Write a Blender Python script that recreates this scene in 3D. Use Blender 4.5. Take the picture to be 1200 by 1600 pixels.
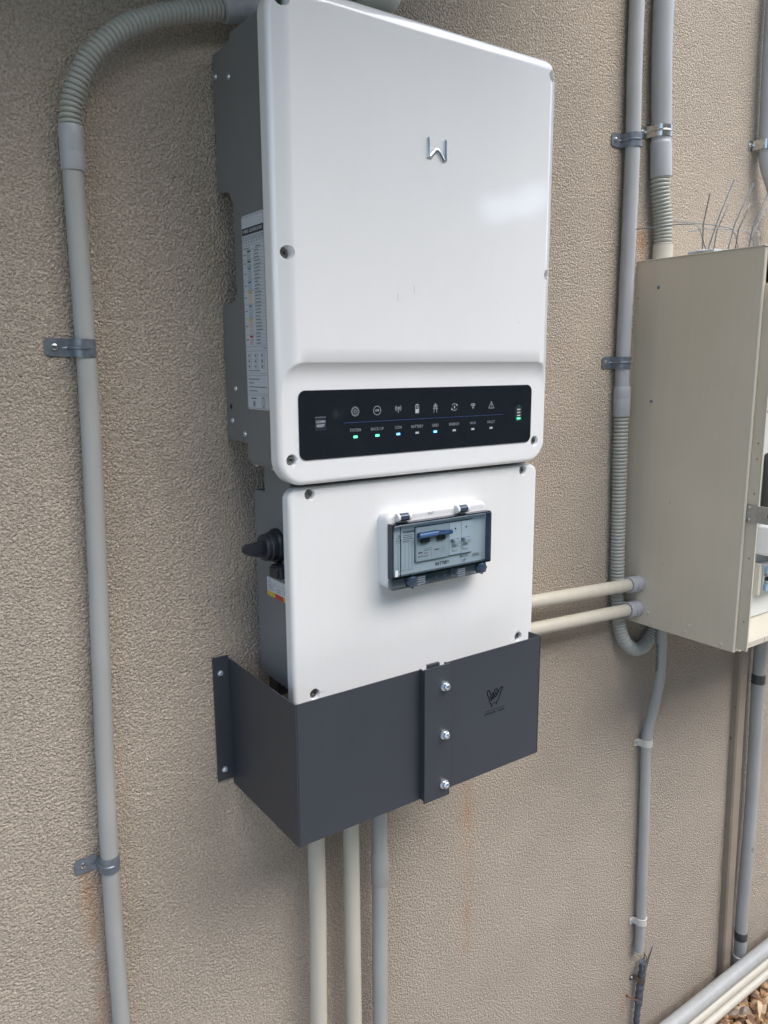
import bpy, bmesh, math, random
from mathutils import Vector, Matrix
R_ = math.radians
PI = math.pi
random.seed(11)
for o in list(bpy.data.objects):
    bpy.data.objects.remove(o)
SC = bpy.context.scene
COL = SC.collection

# ------------------------------------------------------------------ camera
CAMP = Vector((-0.41945, -0.92383, 0.16149))
cd = bpy.data.cameras.new('camera'); cam = bpy.data.objects.new('camera', cd); COL.objects.link(cam)
r_ = Vector((0.81721832, -0.57630084, -0.00561772)); u_ = Vector((0.11053531, 0.14716225, 0.98291669)); f_ = Vector((0.56562899, 0.80387849, -0.18396527))
M = Matrix((r_, u_, -f_)).transposed().to_4x4(); M.translation = CAMP
cam.matrix_world = M
cd.sensor_fit = 'VERTICAL'; cd.sensor_height = 36; cd.sensor_width = 27
cd.lens = 1223.09 / 1600 * 36
cd.clip_start = 0.02; cd.clip_end = 500
SC.camera = cam

# ------------------------------------------------------------------ light
SUN_EL, SUN_AZ = R_(50), R_(160)         # azimuth clockwise from +Y
w = bpy.data.worlds.new('World'); SC.world = w; w.use_nodes = True
nt = w.node_tree; bg = nt.nodes['Background']
sky = nt.nodes.new('ShaderNodeTexSky'); sky.sky_type = 'NISHITA'; sky.sun_disc = False
sky.sun_elevation = SUN_EL; sky.sun_rotation = SUN_AZ
sky.air_density = 1.0; sky.dust_density = 1.5; sky.ozone_density = 1.0
nt.links.new(sky.outputs[0], bg.inputs[0]); bg.inputs[1].default_value = 0.15
sl = bpy.data.lights.new('sun', 'SUN'); sun = bpy.data.objects.new('sun', sl); COL.objects.link(sun)
sl.energy = 1.4; sl.angle = R_(60); sl.color = (1.0, 0.95, 0.87)
sd = Vector((math.sin(SUN_AZ) * math.cos(SUN_EL), math.cos(SUN_AZ) * math.cos(SUN_EL), math.sin(SUN_EL)))
sun.rotation_euler = (-sd).to_track_quat('-Z', 'Y').to_euler()
SC.view_settings.view_transform = 'Standard'; SC.view_settings.look = 'None'
SC.view_settings.exposure = 1.54; SC.view_settings.gamma = 1; SC.view_settings.use_curve_mapping = False

# ------------------------------------------------------------------ materials
def mat(name, col, rough=0.5, metal=0.0, var=0.0, vscale=8.0, bump=0.0, bscale=200.0, spec=0.5, coat=0.0, coatr=0.08, emit=None, es=1.0, speck=None, streak=0.0):
    m = bpy.data.materials.new(name); m.use_nodes = True
    n = m.node_tree.nodes; l = m.node_tree.links; b = n['Principled BSDF']
    b.inputs['Base Color'].default_value = (*col, 1); b.inputs['Roughness'].default_value = rough
    b.inputs['Metallic'].default_value = metal; b.inputs['Specular IOR Level'].default_value = spec
    b.inputs['Coat Weight'].default_value = coat; b.inputs['Coat Roughness'].default_value = coatr
    if emit:
        b.inputs['Emission Color'].default_value = (*emit, 1); b.inputs['Emission Strength'].default_value = es
    g = None
    if var or bump or speck:
        g = n.new('ShaderNodeNewGeometry')
    if var:
        nz = n.new('ShaderNodeTexNoise'); nz.inputs['Scale'].default_value = vscale; nz.inputs['Detail'].default_value = 6
        l.new(g.outputs['Position'], nz.inputs['Vector'])
        mr = n.new('ShaderNodeMapRange'); mr.inputs[1].default_value = .25; mr.inputs[2].default_value = .75
        mr.inputs[3].default_value = 1 - var; mr.inputs[4].default_value = 1 + var
        l.new(nz.outputs[0], mr.inputs[0])
        mx = n.new('ShaderNodeVectorMath'); mx.operation = 'SCALE'; mx.inputs[0].default_value = col
        l.new(mr.outputs[0], mx.inputs['Scale'])
        last = mx.outputs[0]
        if streak:
            vm = n.new('ShaderNodeVectorMath'); vm.operation = 'MULTIPLY'; vm.inputs[1].default_value = (70, 70, 3.5)
            l.new(g.outputs['Position'], vm.inputs[0])
            n3 = n.new('ShaderNodeTexNoise'); n3.inputs['Scale'].default_value = 1; n3.inputs['Detail'].default_value = 5; n3.inputs['Roughness'].default_value = .6
            l.new(vm.outputs[0], n3.inputs['Vector'])
            m3 = n.new('ShaderNodeMapRange'); m3.inputs[1].default_value = .38; m3.inputs[2].default_value = .68
            m3.inputs[3].default_value = 1 + streak * .4; m3.inputs[4].default_value = 1 - streak; l.new(n3.outputs[0], m3.inputs[0])
            v3 = n.new('ShaderNodeVectorMath'); v3.operation = 'SCALE'; l.new(last, v3.inputs[0]); l.new(m3.outputs[0], v3.inputs['Scale']); last = v3.outputs[0]
        if speck:
            sc_, th, sc_col = speck
            n2 = n.new('ShaderNodeTexNoise'); n2.inputs['Scale'].default_value = sc_; n2.inputs['Detail'].default_value = 3
            l.new(g.outputs['Position'], n2.inputs['Vector'])
            m2 = n.new('ShaderNodeMapRange'); m2.inputs[1].default_value = th; m2.inputs[2].default_value = th + .05
            l.new(n2.outputs[0], m2.inputs[0])
            mm = n.new('ShaderNodeMix'); mm.data_type = 'RGBA'; mm.inputs[7].default_value = (*sc_col, 1)
            l.new(m2.outputs[0], mm.inputs[0]); l.new(last, mm.inputs[6]); last = mm.outputs[2]
        l.new(last, b.inputs['Base Color'])
        r2 = n.new('ShaderNodeMapRange'); r2.inputs[3].default_value = max(rough - .08, .02); r2.inputs[4].default_value = rough + .08
        l.new(nz.outputs[0], r2.inputs[0]); l.new(r2.outputs[0], b.inputs['Roughness'])
    if bump:
        nb = n.new('ShaderNodeTexNoise'); nb.inputs['Scale'].default_value = bscale; nb.inputs['Detail'].default_value = 4
        l.new(g.outputs['Position'], nb.inputs['Vector'])
        bp = n.new('ShaderNodeBump'); bp.inputs['Strength'].default_value = bump; bp.inputs['Distance'].default_value = .001
        l.new(nb.outputs[0], bp.inputs['Height']); l.new(bp.outputs[0], b.inputs['Normal'])
        if coat: l.new(bp.outputs[0], b.inputs['Coat Normal'])
    return m

def glassmat(name, tint, rough=0.02, gl=1.0):
    m = bpy.data.materials.new(name); m.use_nodes = True
    n = m.node_tree.nodes; l = m.node_tree.links; n.clear()
    o = n.new('ShaderNodeOutputMaterial'); tr = n.new('ShaderNodeBsdfTransparent'); tr.inputs[0].default_value = (*tint, 1)
    g = n.new('ShaderNodeBsdfGlossy'); g.inputs['Roughness'].default_value = rough; g.inputs[0].default_value = (gl, gl, gl, 1)
    fr = n.new('ShaderNodeFresnel')
    gg = n.new('ShaderNodeNewGeometry'); ir = n.new('ShaderNodeMapRange'); ir.inputs[3].default_value = 1.5; ir.inputs[4].default_value = 1 / 1.5   # thin pane: same reflectance from both faces
    l.new(gg.outputs['Backfacing'], ir.inputs[0]); l.new(ir.outputs[0], fr.inputs[0])
    mx = n.new('ShaderNodeMixShader')
    l.new(fr.outputs[0], mx.inputs[0]); l.new(tr.outputs[0], mx.inputs[1]); l.new(g.outputs[0], mx.inputs[2]); l.new(mx.outputs[0], o.inputs[0])
    return m

def wallmat():
    m = bpy.data.materials.new('rendered_wall'); m.use_nodes = True
    n = m.node_tree.nodes; l = m.node_tree.links; b = n['Principled BSDF']
    g = n.new('ShaderNodeNewGeometry'); P = g.outputs['Position']
    b.inputs['Roughness'].default_value = .9; b.inputs['Specular IOR Level'].default_value = .2
    def noise(s, d=3, dist=0.0, vec=P, rough=.5):
        q = n.new('ShaderNodeTexNoise'); q.inputs['Scale'].default_value = s; q.inputs['Detail'].default_value = d
        q.inputs['Distortion'].default_value = dist; q.inputs['Roughness'].default_value = rough
        l.new(vec, q.inputs['Vector']); return q.outputs[0]
    def mr(x, a, b_, c, d):
        q = n.new('ShaderNodeMapRange'); q.inputs[1].default_value = a; q.inputs[2].default_value = b_; q.inputs[3].default_value = c; q.inputs[4].default_value = d
        l.new(x, q.inputs[0]); return q.outputs[0]
    def mth(op, x, y=None):
        q = n.new('ShaderNodeMath'); q.operation = op
        for i, v in enumerate((x, y)):
            if v is None: continue
            if isinstance(v, (int, float)): q.inputs[i].default_value = v
            else: l.new(v, q.inputs[i])
        return q.outputs[0]
    big = mr(noise(2.2, 5), .3, .7, .93, 1.05)
    mid = mr(noise(11, 5), .3, .7, .96, 1.035)
    fin = mr(noise(330, 3),   .36, .64, .78, 1.16)
    k = mth('MULTIPLY', mth('MULTIPLY', big, mid), fin)
    vs = n.new('ShaderNodeVectorMath'); vs.operation = 'SCALE'; vs.inputs[0].default_value = (.520, .450, .370)
    l.new(k, vs.inputs['Scale'])
    # rust and run-off stains with their own shapes
    sx = n.new('ShaderNodeSeparateXYZ'); l.new(P, sx.inputs[0])
    stn = noise(26, 5, vec=P)
    st = n.new('ShaderNodeVectorMath'); st.operation = 'MULTIPLY'; st.inputs[1].default_value = (60, 1, 5); l.new(P, st.inputs[0])
    streak = noise(1.0, 4, vec=st.outputs[0])
    def blob(cx, cz, rx, rz, amt, top=None):
        dx = mth('DIVIDE', mth('SUBTRACT', sx.outputs[0], cx), rx); dz = mth('DIVIDE', mth('SUBTRACT', sx.outputs[2], cz), rz)
        d = mth('SQRT', mth('ADD', mth('MULTIPLY', dx, dx), mth('MULTIPLY', dz, dz)))
        e = mr(d, 0, 1, 1, 0)
        return mth('MULTIPLY', mth('MULTIPLY', e, mth('MULTIPLY', mr(streak, .35, .65, .35, 1), mr(stn, .38, .6, .25, 1))), amt)
    tot = None
    for a in [(-.220, -.50, .017, .10, .95), (-.214, -.64, .015, .14, .6), (.400, -.60, .024, .15, .6), (.403, -.74, .022, .20, .5), (.22, -.515, .05, .03, .6), (.79, .37, .03, .05, .8), (.395, -.02, .012, .12, .35), (.4, -.25, .01, .2, .25), (.865, -1.235, .012, .07, .6), (-.2, -.75, .014, .07, .3), (.30, -.55, .012, .10, .3)]:
        q = blob(*a); tot = q if tot is None else mth('MAXIMUM', tot, q)
    mx = n.new('ShaderNodeMix'); mx.data_type = 'RGBA'; mx.inputs[7].default_value = (.50, .22, .08, 1)
    l.new(tot, mx.inputs[0]); l.new(vs.outputs[0], mx.inputs[6])
    # splashed soil near the ground and a darker patch along the batten
    lowm = mth('MULTIPLY', mr(sx.outputs[2], -1.37, -1.29, 1, 0), mr(stn, .45, .7, .0, .55))
    batten_dark = blob(1.222, -1.2, .03, .35, .35)
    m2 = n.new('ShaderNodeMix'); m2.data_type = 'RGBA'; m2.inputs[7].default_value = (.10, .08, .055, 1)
    l.new(mth('MAXIMUM', lowm, batten_dark), m2.inputs[0]); l.new(mx.outputs[2], m2.inputs[6])
    l.new(m2.outputs[2], b.inputs['Base Color'])
    wv = n.new('ShaderNodeTexNoise'); wv.inputs['Scale'].default_value = 260; wv.inputs['Detail'].default_value = 2; l.new(P, wv.inputs['Vector'])
    wa = n.new('ShaderNodeVectorMath'); wa.operation = 'MULTIPLY_ADD'; wa.inputs[1].default_value = (.0045, .0045, .0032); l.new(wv.outputs['Color'], wa.inputs[0]); l.new(P, wa.inputs[2])
    vo = n.new('ShaderNodeTexVoronoi'); vo.feature = 'F1'; vo.inputs['Scale'].default_value = 340; l.new(wa.outputs[0], vo.inputs['Vector'])
    n1 = mr(vo.outputs['Distance'], .15, .75, 1, 0)
    n2 = noise(700, 3, .2)
    n3 = noise(170, 2, .2)
    h = mth('ADD', mth('ADD', mth('MULTIPLY', n1, .9), mth('MULTIPLY', n2, .9)), mth('MULTIPLY', n3, .9))
    bp = n.new('ShaderNodeBump'); bp.inputs['Strength'].default_value = 1.0; bp.inputs['Distance'].default_value = .0024
    l.new(h, bp.inputs['Height']); l.new(bp.outputs[0], b.inputs['Normal'])
    return m

M_wall = wallmat()
M_eave = mat('shade_eave_paint', (.30, .28, .25), .6)
M_gloss = mat('white_gloss_plastic', (.79, .795, .79), .34, var=.02, vscale=5, bump=.05, bscale=110, coat=1.0, coatr=.06, streak=.006)
M_white = mat('white_powder_coat', (.74, .745, .735), .38, var=.025, vscale=6, bump=.12, bscale=500, streak=.01)
M_frame = mat('white_plastic', (.72, .725, .72), .4, var=.01)
M_body = mat('grey_cast_metal', (.165, .172, .172), .45, var=.07, vscale=9, bump=.15, bscale=600)
M_body2 = mat('grey_sheet_metal', (.18, .188, .192), .45, var=.06, vscale=9, bump=.1, bscale=600)
M_shroud = mat('charcoal_powder_coat', (.037, .043, .053), .42, streak=.03, var=.08, vscale=7, bump=.35, bscale=900, speck=(60, .74, (.06, .065, .08)))
M_cond = mat('grey_conduit_pvc', (.36, .367, .357), .42, streak=.07, var=.07, vscale=10, bump=.1, bscale=90, speck=(22, .70, (.22, .22, .21)))
M_coup = mat('grey_coupler_pvc', (.39, .402, .42), .36, streak=.06, var=.05, vscale=14)
M_cor = mat('grey_corrugated_pvc', (.37, .38, .345), .42, var=.05, vscale=12)
M_cream = mat('cream_conduit_pvc', (.51, .482, .405), .38, streak=.04, var=.04, vscale=9, speck=(18, .72, (.46, .43, .34)))
M_creamc = mat('cream_plastic', (.52, .50, .43), .45, var=.05)
M_saddle = mat('pale_plastic_saddle', (.56, .55, .50), .5, var=.06)
M_galv = mat('galvanised_steel', (.21, .24, .28), .40, metal=.6, var=.25, vscale=90, bump=.2, bscale=120)
M_steel = mat('bright_steel', (.62, .62, .60), .28, metal=1, var=.15, vscale=80)
M_dsteel = mat('dull_screw_steel', (.30, .30, .29), .4, metal=.9, var=.2, vscale=200)
M_zinc = mat('zinc_bolt', (.66, .70, .74), .3, metal=.9, var=.08, vscale=150)
M_hole = mat('dark_recess', (.012, .012, .014), .6)
M_panel = mat('black_glass_panel', (.014, .017, .023), .05, spec=.6, coat=.4, coatr=.02)
M_print = mat('white_print', (.42, .44, .48), .5)
M_dim = mat('grey_print', (.22, .24, .27), .5)
M_bline = mat('blue_print', (.05, .09, .26), .5)
M_ledg = mat('green_led', (.1, .6, .35), .4, emit=(.08, 1.0, .42), es=1.1)
M_ledb = mat('blue_led', (.1, .3, .8), .4, emit=(.12, .38, 1.0), es=1.2)
M_ledw = mat('unlit_led', (.42, .42, .43), .4)
M_chrome = mat('chrome', (.66, .68, .70), .28, metal=1)
M_label = mat('pale_label', (.52, .56, .60), .5, var=.02)
M_ink = mat('label_ink', (.03, .035, .045), .5)
M_inkl = mat('label_ink_light', (.17, .19, .22), .5)
M_blue = mat('blue_ink', (.06, .22, .42), .5)
M_yel = mat('yellow_ink', (.62, .44, .04), .5)
M_red = mat('red_ink', (.50, .05, .04), .5)
M_org = mat('orange_ink', (.58, .30, .12), .5)
M_grn = mat('green_ink', (.04, .16, .09), .5)
M_black = mat('black_plastic', (.018, .021, .027), .42, var=.1, vscale=40)
M_smoke = glassmat('smoked_clear_lid', (.61, .68, .73), .03)
M_smoked = glassmat('smoked_lid_edge', (.12, .15, .19), .06)
M_smokel = glassmat('smoked_lid_lower', (.40, .45, .50), .08)
M_knob = mat('dark_translucent_knob', (.035, .055, .09), .18, spec=.7)
M_brk = mat('grey_breaker', (.64, .66, .65), .5)
M_brk2 = mat('pale_breaker', (.82, .84, .83), .5)
M_bhand = mat('blue_handle', (.045, .11, .24), .35)
M_box = mat('beige_box_paint', (.60, .53, .415), .32, streak=.018, var=.07, vscale=5, bump=.12, bscale=40, speck=(38, .73, (.20, .15, .10)))
M_boxl = mat('beige_box_edge', (.56, .52, .43), .42, var=.05, vscale=9)
M_batten = mat('tan_painted_batten', (.27, .225, .175), .6, var=.12, vscale=16, bump=.4, bscale=60, speck=(60, .68, (.12, .09, .06)))
M_tape = mat('dark_tape', (.055, .06, .065), .35, var=.25, vscale=60, bump=.5, bscale=120)
M_rub = mat('weathered_rubber', (.095, .105, .12), .7, var=.35, vscale=90, bump=.6, bscale=200)
M_rust = mat('rusty_steel', (.20, .075, .025), .8, var=.4, vscale=150, bump=.5, bscale=400)
M_copper = mat('old_copper', (.30, .22, .10), .45, metal=.6)
M_clear = mat('clear_spike_base', (.46, .49, .51), .2, spec=.8)
M_soil = mat('soil', (.06, .045, .03), .95, var=.4, vscale=30, bump=1, bscale=80)
M_grass = mat('lawn_green', (.045, .085, .02), .9, var=.35, vscale=1.5)
M_leafh = mat('reflection_hedge_leaf', (.03, .055, .02), .7, var=.5, vscale=2.5)
M_mwin = mat('dark_meter_glass', (.03, .032, .03), .08, spec=.7)
M_leaf = mat('dry_leaf', (.50, .40, .26), .7, var=.15, vscale=60)

def stonemat():
    m = bpy.data.materials.new('river_stone'); m.use_nodes = True
    n = m.node_tree.nodes; l = m.node_tree.links; b = n['Principled BSDF']
    a = n.new('ShaderNodeAttribute'); a.attribute_name = 'tone'
    g = n.new('ShaderNodeNewGeometry')
    nz = n.new('ShaderNodeTexNoise'); nz.inputs['Scale'].default_value = 120; nz.inputs['Detail'].default_value = 5; l.new(g.outputs['Position'], nz.inputs[0])
    ad = n.new('ShaderNodeMath'); ad.operation = 'MULTIPLY_ADD'; ad.inputs[1].default_value = .35; l.new(nz.outputs[0], ad.inputs[0]); l.new(a.outputs['Fac'], ad.inputs[2])
    cr = n.new('ShaderNodeValToRGB'); e = cr.color_ramp.elements
    e[0].position = .1; e[0].color = (.05, .035, .03, 1); e[1].position = 1.2 - .2; e[1].color = (.40, .29, .17, 1)
    for p_, c_ in [(.3, (.17, .085, .045, 1)), (.45, (.34, .17, .06, 1)), (.6, (.20, .17, .15, 1)), (.78, (.33, .20, .09, 1))]:
        q = e.new(p_); q.color = c_
    l.new(ad.outputs[0], cr.inputs[0]); l.new(cr.outputs[0], b.inputs['Base Color']); b.inputs['Roughness'].default_value = .6
    bp = n.new('ShaderNodeBump'); bp.inputs['Strength'].default_value = .4; bp.inputs['Distance'].default_value = .002
    l.new(nz.outputs[0], bp.inputs['Height']); l.new(bp.outputs[0], b.inputs['Normal'])
    return m
M_stone = stonemat()

# ------------------------------------------------------------------ helpers
def thing(name, label, cat, loc, group=None):
    o = bpy.data.objects.new(name, None); o.empty_display_size = .05; COL.objects.link(o)
    o.location = loc; o['label'] = label; o['category'] = cat
    if group: o['group'] = group
    return o
def tag(o, label, cat, group=None):
    o['label'] = label; o['category'] = cat
    if group: o['group'] = group
    return o
def rootloc(p):
    v = Vector((0, 0, 0))
    while p is not None:
        v += p.location; p = p.parent
    return v

class MB:
    """collects shapes given in world coordinates, then links them as one mesh object"""
    def __init__(s): s.bm = bmesh.new(); s.wn = False
    def merge(s, b, mtx=None):
        if mtx is not None: bmesh.ops.transform(b, matrix=mtx, verts=b.verts)
        me = bpy.data.meshes.new('tmp'); b.to_mesh(me); b.free(); s.bm.from_mesh(me); bpy.data.meshes.remove(me)
        return s
    def box(s, x0, x1, y0, y1, z0, z1, bev=0.0, seg=2, mtx=None):
        b = bmesh.new()
        bmesh.ops.create_cube(b, size=1)
        for v in b.verts:
            v.co = Vector(((x0 + x1) / 2 + v.co.x * (x1 - x0), (y0 + y1) / 2 + v.co.y * (y1 - y0), (z0 + z1) / 2 + v.co.z * (z1 - z0)))
        if bev:
            bmesh.ops.bevel(b, geom=b.edges[:], offset=bev, segments=seg, profile=.5, affect='EDGES', clamp_overlap=True); s.wn = True
        return s.merge(b, mtx)
    def rbox(s, x0, x1, y0, y1, z0, z1, rad, bev=0.0, cs=6, bs=3, openb=False):
        """rounded rectangle in XZ with depth y0 (back) .. y1 (front); front edge rounded by bev"""
        loops = []
        hx, hz = (x1 - x0) / 2, (z1 - z0) / 2; cx, cz = (x0 + x1) / 2, (z0 + z1) / 2
        def loop(inset, y):
            pts = []; r = max(rad - inset, .0003); ax, az = hx - inset, hz - inset
            for q, (sx, sz) in enumerate(((1, 1), (-1, 1), (-1, -1), (1, -1))):
                for i in range(cs + 1):
                    a = PI / 2 * (q + i / cs)
                    pts.append((cx + sx * (ax - r) + r * math.cos(a), y, cz + sz * (az - r) + r * math.sin(a)))
            return pts
        loops.append(loop(0, y0))
        if bev:
            for i in range(bs + 1):
                a = PI / 2 * i / bs
                loops.append(loop(bev * (1 - math.cos(a)), y1 + (1 if y0 > y1 else -1) * bev * (1 - math.sin(a))))
        else: loops.append(loop(0, y1))
        b = bmesh.new(); vs = [[b.verts.new(p) for p in L] for L in loops]
        n = len(vs[0])
        for a, c in zip(vs, vs[1:]):
            for i in range(n): b.faces.new((a[i], a[(i + 1) % n], c[(i + 1) % n], c[i]))
        if not openb: b.faces.new(vs[0])
        b.faces.new(vs[-1])
        bmesh.ops.recalc_face_normals(b, faces=b.faces[:]); s.wn = True
        return s.merge(b)
    def prism(s, pts, fn, d0, d1, bev=0.0):
        """polygon pts (u,v) swept from d0 to d1; fn(u,v,d)->xyz"""
        b = bmesh.new()
        A = [b.verts.new(fn(u, v, d0)) for u, v in pts]; B = [b.verts.new(fn(u, v, d1)) for u, v in pts]
        n = len(pts)
        for i in range(n): b.faces.new((A[i], A[(i + 1) % n], B[(i + 1) % n], B[i]))
        b.faces.new(A); b.faces.new(B)
        bmesh.ops.recalc_face_normals(b, faces=b.faces[:])
        if bev:
            bmesh.ops.bevel(b, geom=[e for e in b.edges if e.calc_face_angle(0) > .5], offset=bev, segments=2, profile=.5, affect='EDGES'); s.wn = True
        return s.merge(b)
    def lathe(s, prof, org, axis=(0, -1, 0), seg=24, hexn=None):
        """profile (r,h) turned about axis through org"""
        b = bmesh.new(); n = hexn or seg; rings = []
        for r, h in prof:
            if r < 1e-7: rings.append([b.verts.new((0, 0, h))])
            else: rings.append([b.verts.new((r * math.cos(2 * PI * i / n), r * math.sin(2 * PI * i / n), h)) for i in range(n)])
        for a, c in zip(rings, rings[1:]):
            for i in range(n):
                if len(a) == 1 and len(c) == 1: continue
                if len(a) == 1: b.faces.new((a[0], c[(i + 1) % n], c[i]))
                elif len(c) == 1: b.faces.new((a[i], a[(i + 1) % n], c[0]))
                else: b.faces.new((a[i], a[(i + 1) % n], c[(i + 1) % n], c[i]))
        bmesh.ops.recalc_face_normals(b, faces=b.faces[:])
        q = Vector((0, 0, 1)).rotation_difference(Vector(axis)).to_matrix().to_4x4(); q.translation = Vector(org)
        return s.merge(b, q)
    def tube(s, pts, rad, seg=20, cap=True, flat=None):
        """pts list of Vector, rad number or list"""
        pts = [Vector(p) for p in pts]; n = len(pts)
        rr = rad if isinstance(rad, (list, tuple)) else [rad] * n
        T = [(pts[min(i + 1, n - 1)] - pts[max(i - 1, 0)]).normalized() for i in range(n)]
        nrm = T[0].orthogonal().normalized(); b = bmesh.new(); rings = []
        for i in range(n):
            nrm = (nrm - T[i] * nrm.dot(T[i])).normalized(); bi = T[i].cross(nrm)
            ring = []
            for k in range(seg):
                a = 2 * PI * k / seg; d = nrm * math.cos(a) + bi * math.sin(a)
                if flat: d = Vector((d.x * flat[0], d.y * flat[1], d.z * flat[2]))
                ring.append(b.verts.new(pts[i] + d * rr[i]))
            rings.append(ring)
        for a, c in zip(rings, rings[1:]):
            for i in range(seg): b.faces.new((a[i], a[(i + 1) % seg], c[(i + 1) % seg], c[i]))
        if cap: b.faces.new(rings[0][::-1]); b.faces.new(rings[-1])
        bmesh.ops.recalc_face_normals(b, faces=b.faces[:])
        return s.merge(b)
    def poly(s, pts3):
        b = bmesh.new(); b.faces.new([b.verts.new(p) for p in pts3]); return s.merge(b)
    def ribbon(s, pts, wd, fn, h, closed=False):
        """mitred flat line of width wd on a surface; fn(u,v,h)"""
        n = len(pts); L = []; Rr = []
        for i in range(n):
            p = Vector(pts[i]); a = Vector(pts[(i - 1) % n]) if (closed or i > 0) else None; c = Vector(pts[(i + 1) % n]) if (closed or i < n - 1) else None
            d1 = (p - a).normalized() if a is not None else (c - p).normalized()
            d2 = (c - p).normalized() if c is not None else d1
            t = (d1 + d2); t = t.normalized() if t.length > 1e-6 else d1
            nn = Vector((-t.y, t.x)); k = 1 / max(.45, nn.dot(Vector((-d1.y, d1.x))))
            L.append(p + nn * wd / 2 * k); Rr.append(p - nn * wd / 2 * k)
        b = bmesh.new(); A = [b.verts.new(fn(q.x, q.y, h)) for q in L]; B = [b.verts.new(fn(q.x, q.y, h)) for q in Rr]
        for i in range(n if closed else n - 1):
            j = (i + 1) % n; b.faces.new((A[i], B[i], B[j], A[j]))
        return s.merge(b)
    def rect(s, u0, u1, v0, v1, fn, h):
        return s.poly([fn(u0, v0, h), fn(u1, v0, h), fn(u1, v1, h), fn(u0, v1, h)])
    def build(s, name, m, parent=None, smooth=True, ang=35, face=None):
        me = bpy.data.meshes.new(name)
        if face is not None:
            for f in s.bm.faces:
                f.normal_update()
                if f.normal.dot(face) < 0: f.normal_flip()
        s.bm.to_mesh(me); s.bm.free()
        me.materials.append(m)
        if smooth:
            me.polygons.foreach_set('use_smooth', [True] * len(me.polygons)); me.set_sharp_from_angle(angle=R_(ang))
        o = bpy.data.objects.new(name, me); COL.objects.link(o)
        if name.startswith('printed') or name in ('scuff_mark', 'hand_emblem', 'warning_symbol', 'fascia_rib', 'torn_sheath', 'recess_mark', 'seal_hole', 'colour_band'): o['kind'] = 'stuff'
        if parent is not None:
            o.parent = parent; o.location = -rootloc(parent)
        if s.wn:
            md = o.modifiers.new('wn', 'WEIGHTED_NORMAL'); md.keep_sharp = True; md.weight = 80
        return o

def smoothpath(P, step=.004):
    P = [Vector(p) for p in P]; out = []
    Q = [P[0] * 2 - P[1]] + P + [P[-1] * 2 - P[-2]]
    for i in range(1, len(Q) - 2):
        p0, p1, p2, p3 = Q[i - 1:i + 3]
        for k in range(24):
            t = k / 24
            out.append(.5 * ((2 * p1) + (p2 - p0) * t + (2 * p0 - 5 * p1 + 4 * p2 - p3) * t * t + (3 * p1 - p0 - 3 * p2 + p3) * t ** 3))
    out.append(P[-1])
    L = [0]
    for a, b in zip(out, out[1:]): L.append(L[-1] + (b - a).length)
    n = max(2, int(L[-1] / step)); res = []; j = 0
    for i in range(n + 1):
        t = L[-1] * i / n
        while j < len(L) - 2 and L[j + 1] < t: j += 1
        res.append(out[j].lerp(out[j + 1], (t - L[j]) / max(L[j + 1] - L[j], 1e-9)))
    return res, L[-1]

def corrugated(P, r, pitch=.0056, depth=.0028, seg=26):
    pts, L = smoothpath(P, pitch / 8); n = len(pts); st = L / (n - 1)
    rad = []
    for i in range(n):
        ph = (i * st / pitch) % 1.0
        rad.append(r - depth * (abs(2 * ph - 1) ** 3))
    return MB().tube(pts, rad, seg)

front = lambda y: (lambda u, v, h: (u, y - h, v))
side = lambda x: (lambda u, v, h: (x - h, u, v))     # u = y, v = z, facing -X

FM = {}
def text(name, s_, size, u, v, fn_kind, base, m, parent, h=.00025, bold=0.0, sx=1.0, align='CENTER', spacing=1.0):
    cu = bpy.data.curves.new('t', 'FONT'); cu.body = s_; cu.size = size; cu.align_x = align; cu.align_y = 'CENTER'; cu.offset = bold; cu.resolution_u = 2; cu.space_character = spacing
    t = bpy.data.objects.new('t', cu); COL.objects.link(t)
    bpy.context.view_layer.update()
    me = bpy.data.meshes.new_from_object(t.evaluated_get(bpy.context.evaluated_depsgraph_get()))
    bpy.data.objects.remove(t)
    for vx in me.vertices:
        a, c = vx.co.x * sx, vx.co.y
        if fn_kind == 'front': vx.co = (u + a, base - h, v + c)
        elif fn_kind == 'side': vx.co = (base - h, u - a, v + c)
        elif fn_kind == 'down': vx.co = (base[0] + (v - a + .36) * -.048 - base[2] - h, base[1] + c + 0, v - a)   # runs down a pipe
    me.materials.clear(); me.materials.append(m); me.name = name
    o = bpy.data.objects.new(name, me); COL.objects.link(o)
    if parent is not None: o.parent = parent; o.location = -rootloc(parent)
    return o

def screw(name, org, axis, r, h, m, parent, style='socket'):
    b = MB()
    if style == 'socket':
        b.lathe([(r * .98, -.001), (r, h * .5), (r * .85, h * .92), (r * .62, h), (r * .5, h), (r * .5, h * .3), (0, h * .3)], org, axis, 20)
    elif style == 'pan':
        b.lathe([(r, -.001), (r, h * .35), (r * .8, h * .8), (r * .45, h), (r * .28, h), (r * .2, h * .45), (0, h * .45)], org, axis, 18)
    elif style == 'hex':
        b.lathe([(r, 0), (r, h * .18), (r * .8, h * .26), (0, h * .26)], org, axis, 24)
        b.lathe([(r * .72, h * .2), (r * .72, h * .88), (r * .6, h), (r * .38, h), (r * .34, h * .7), (0, h * .7)], org, axis, 6, hexn=6)
    return b.build(name, m, parent)

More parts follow.
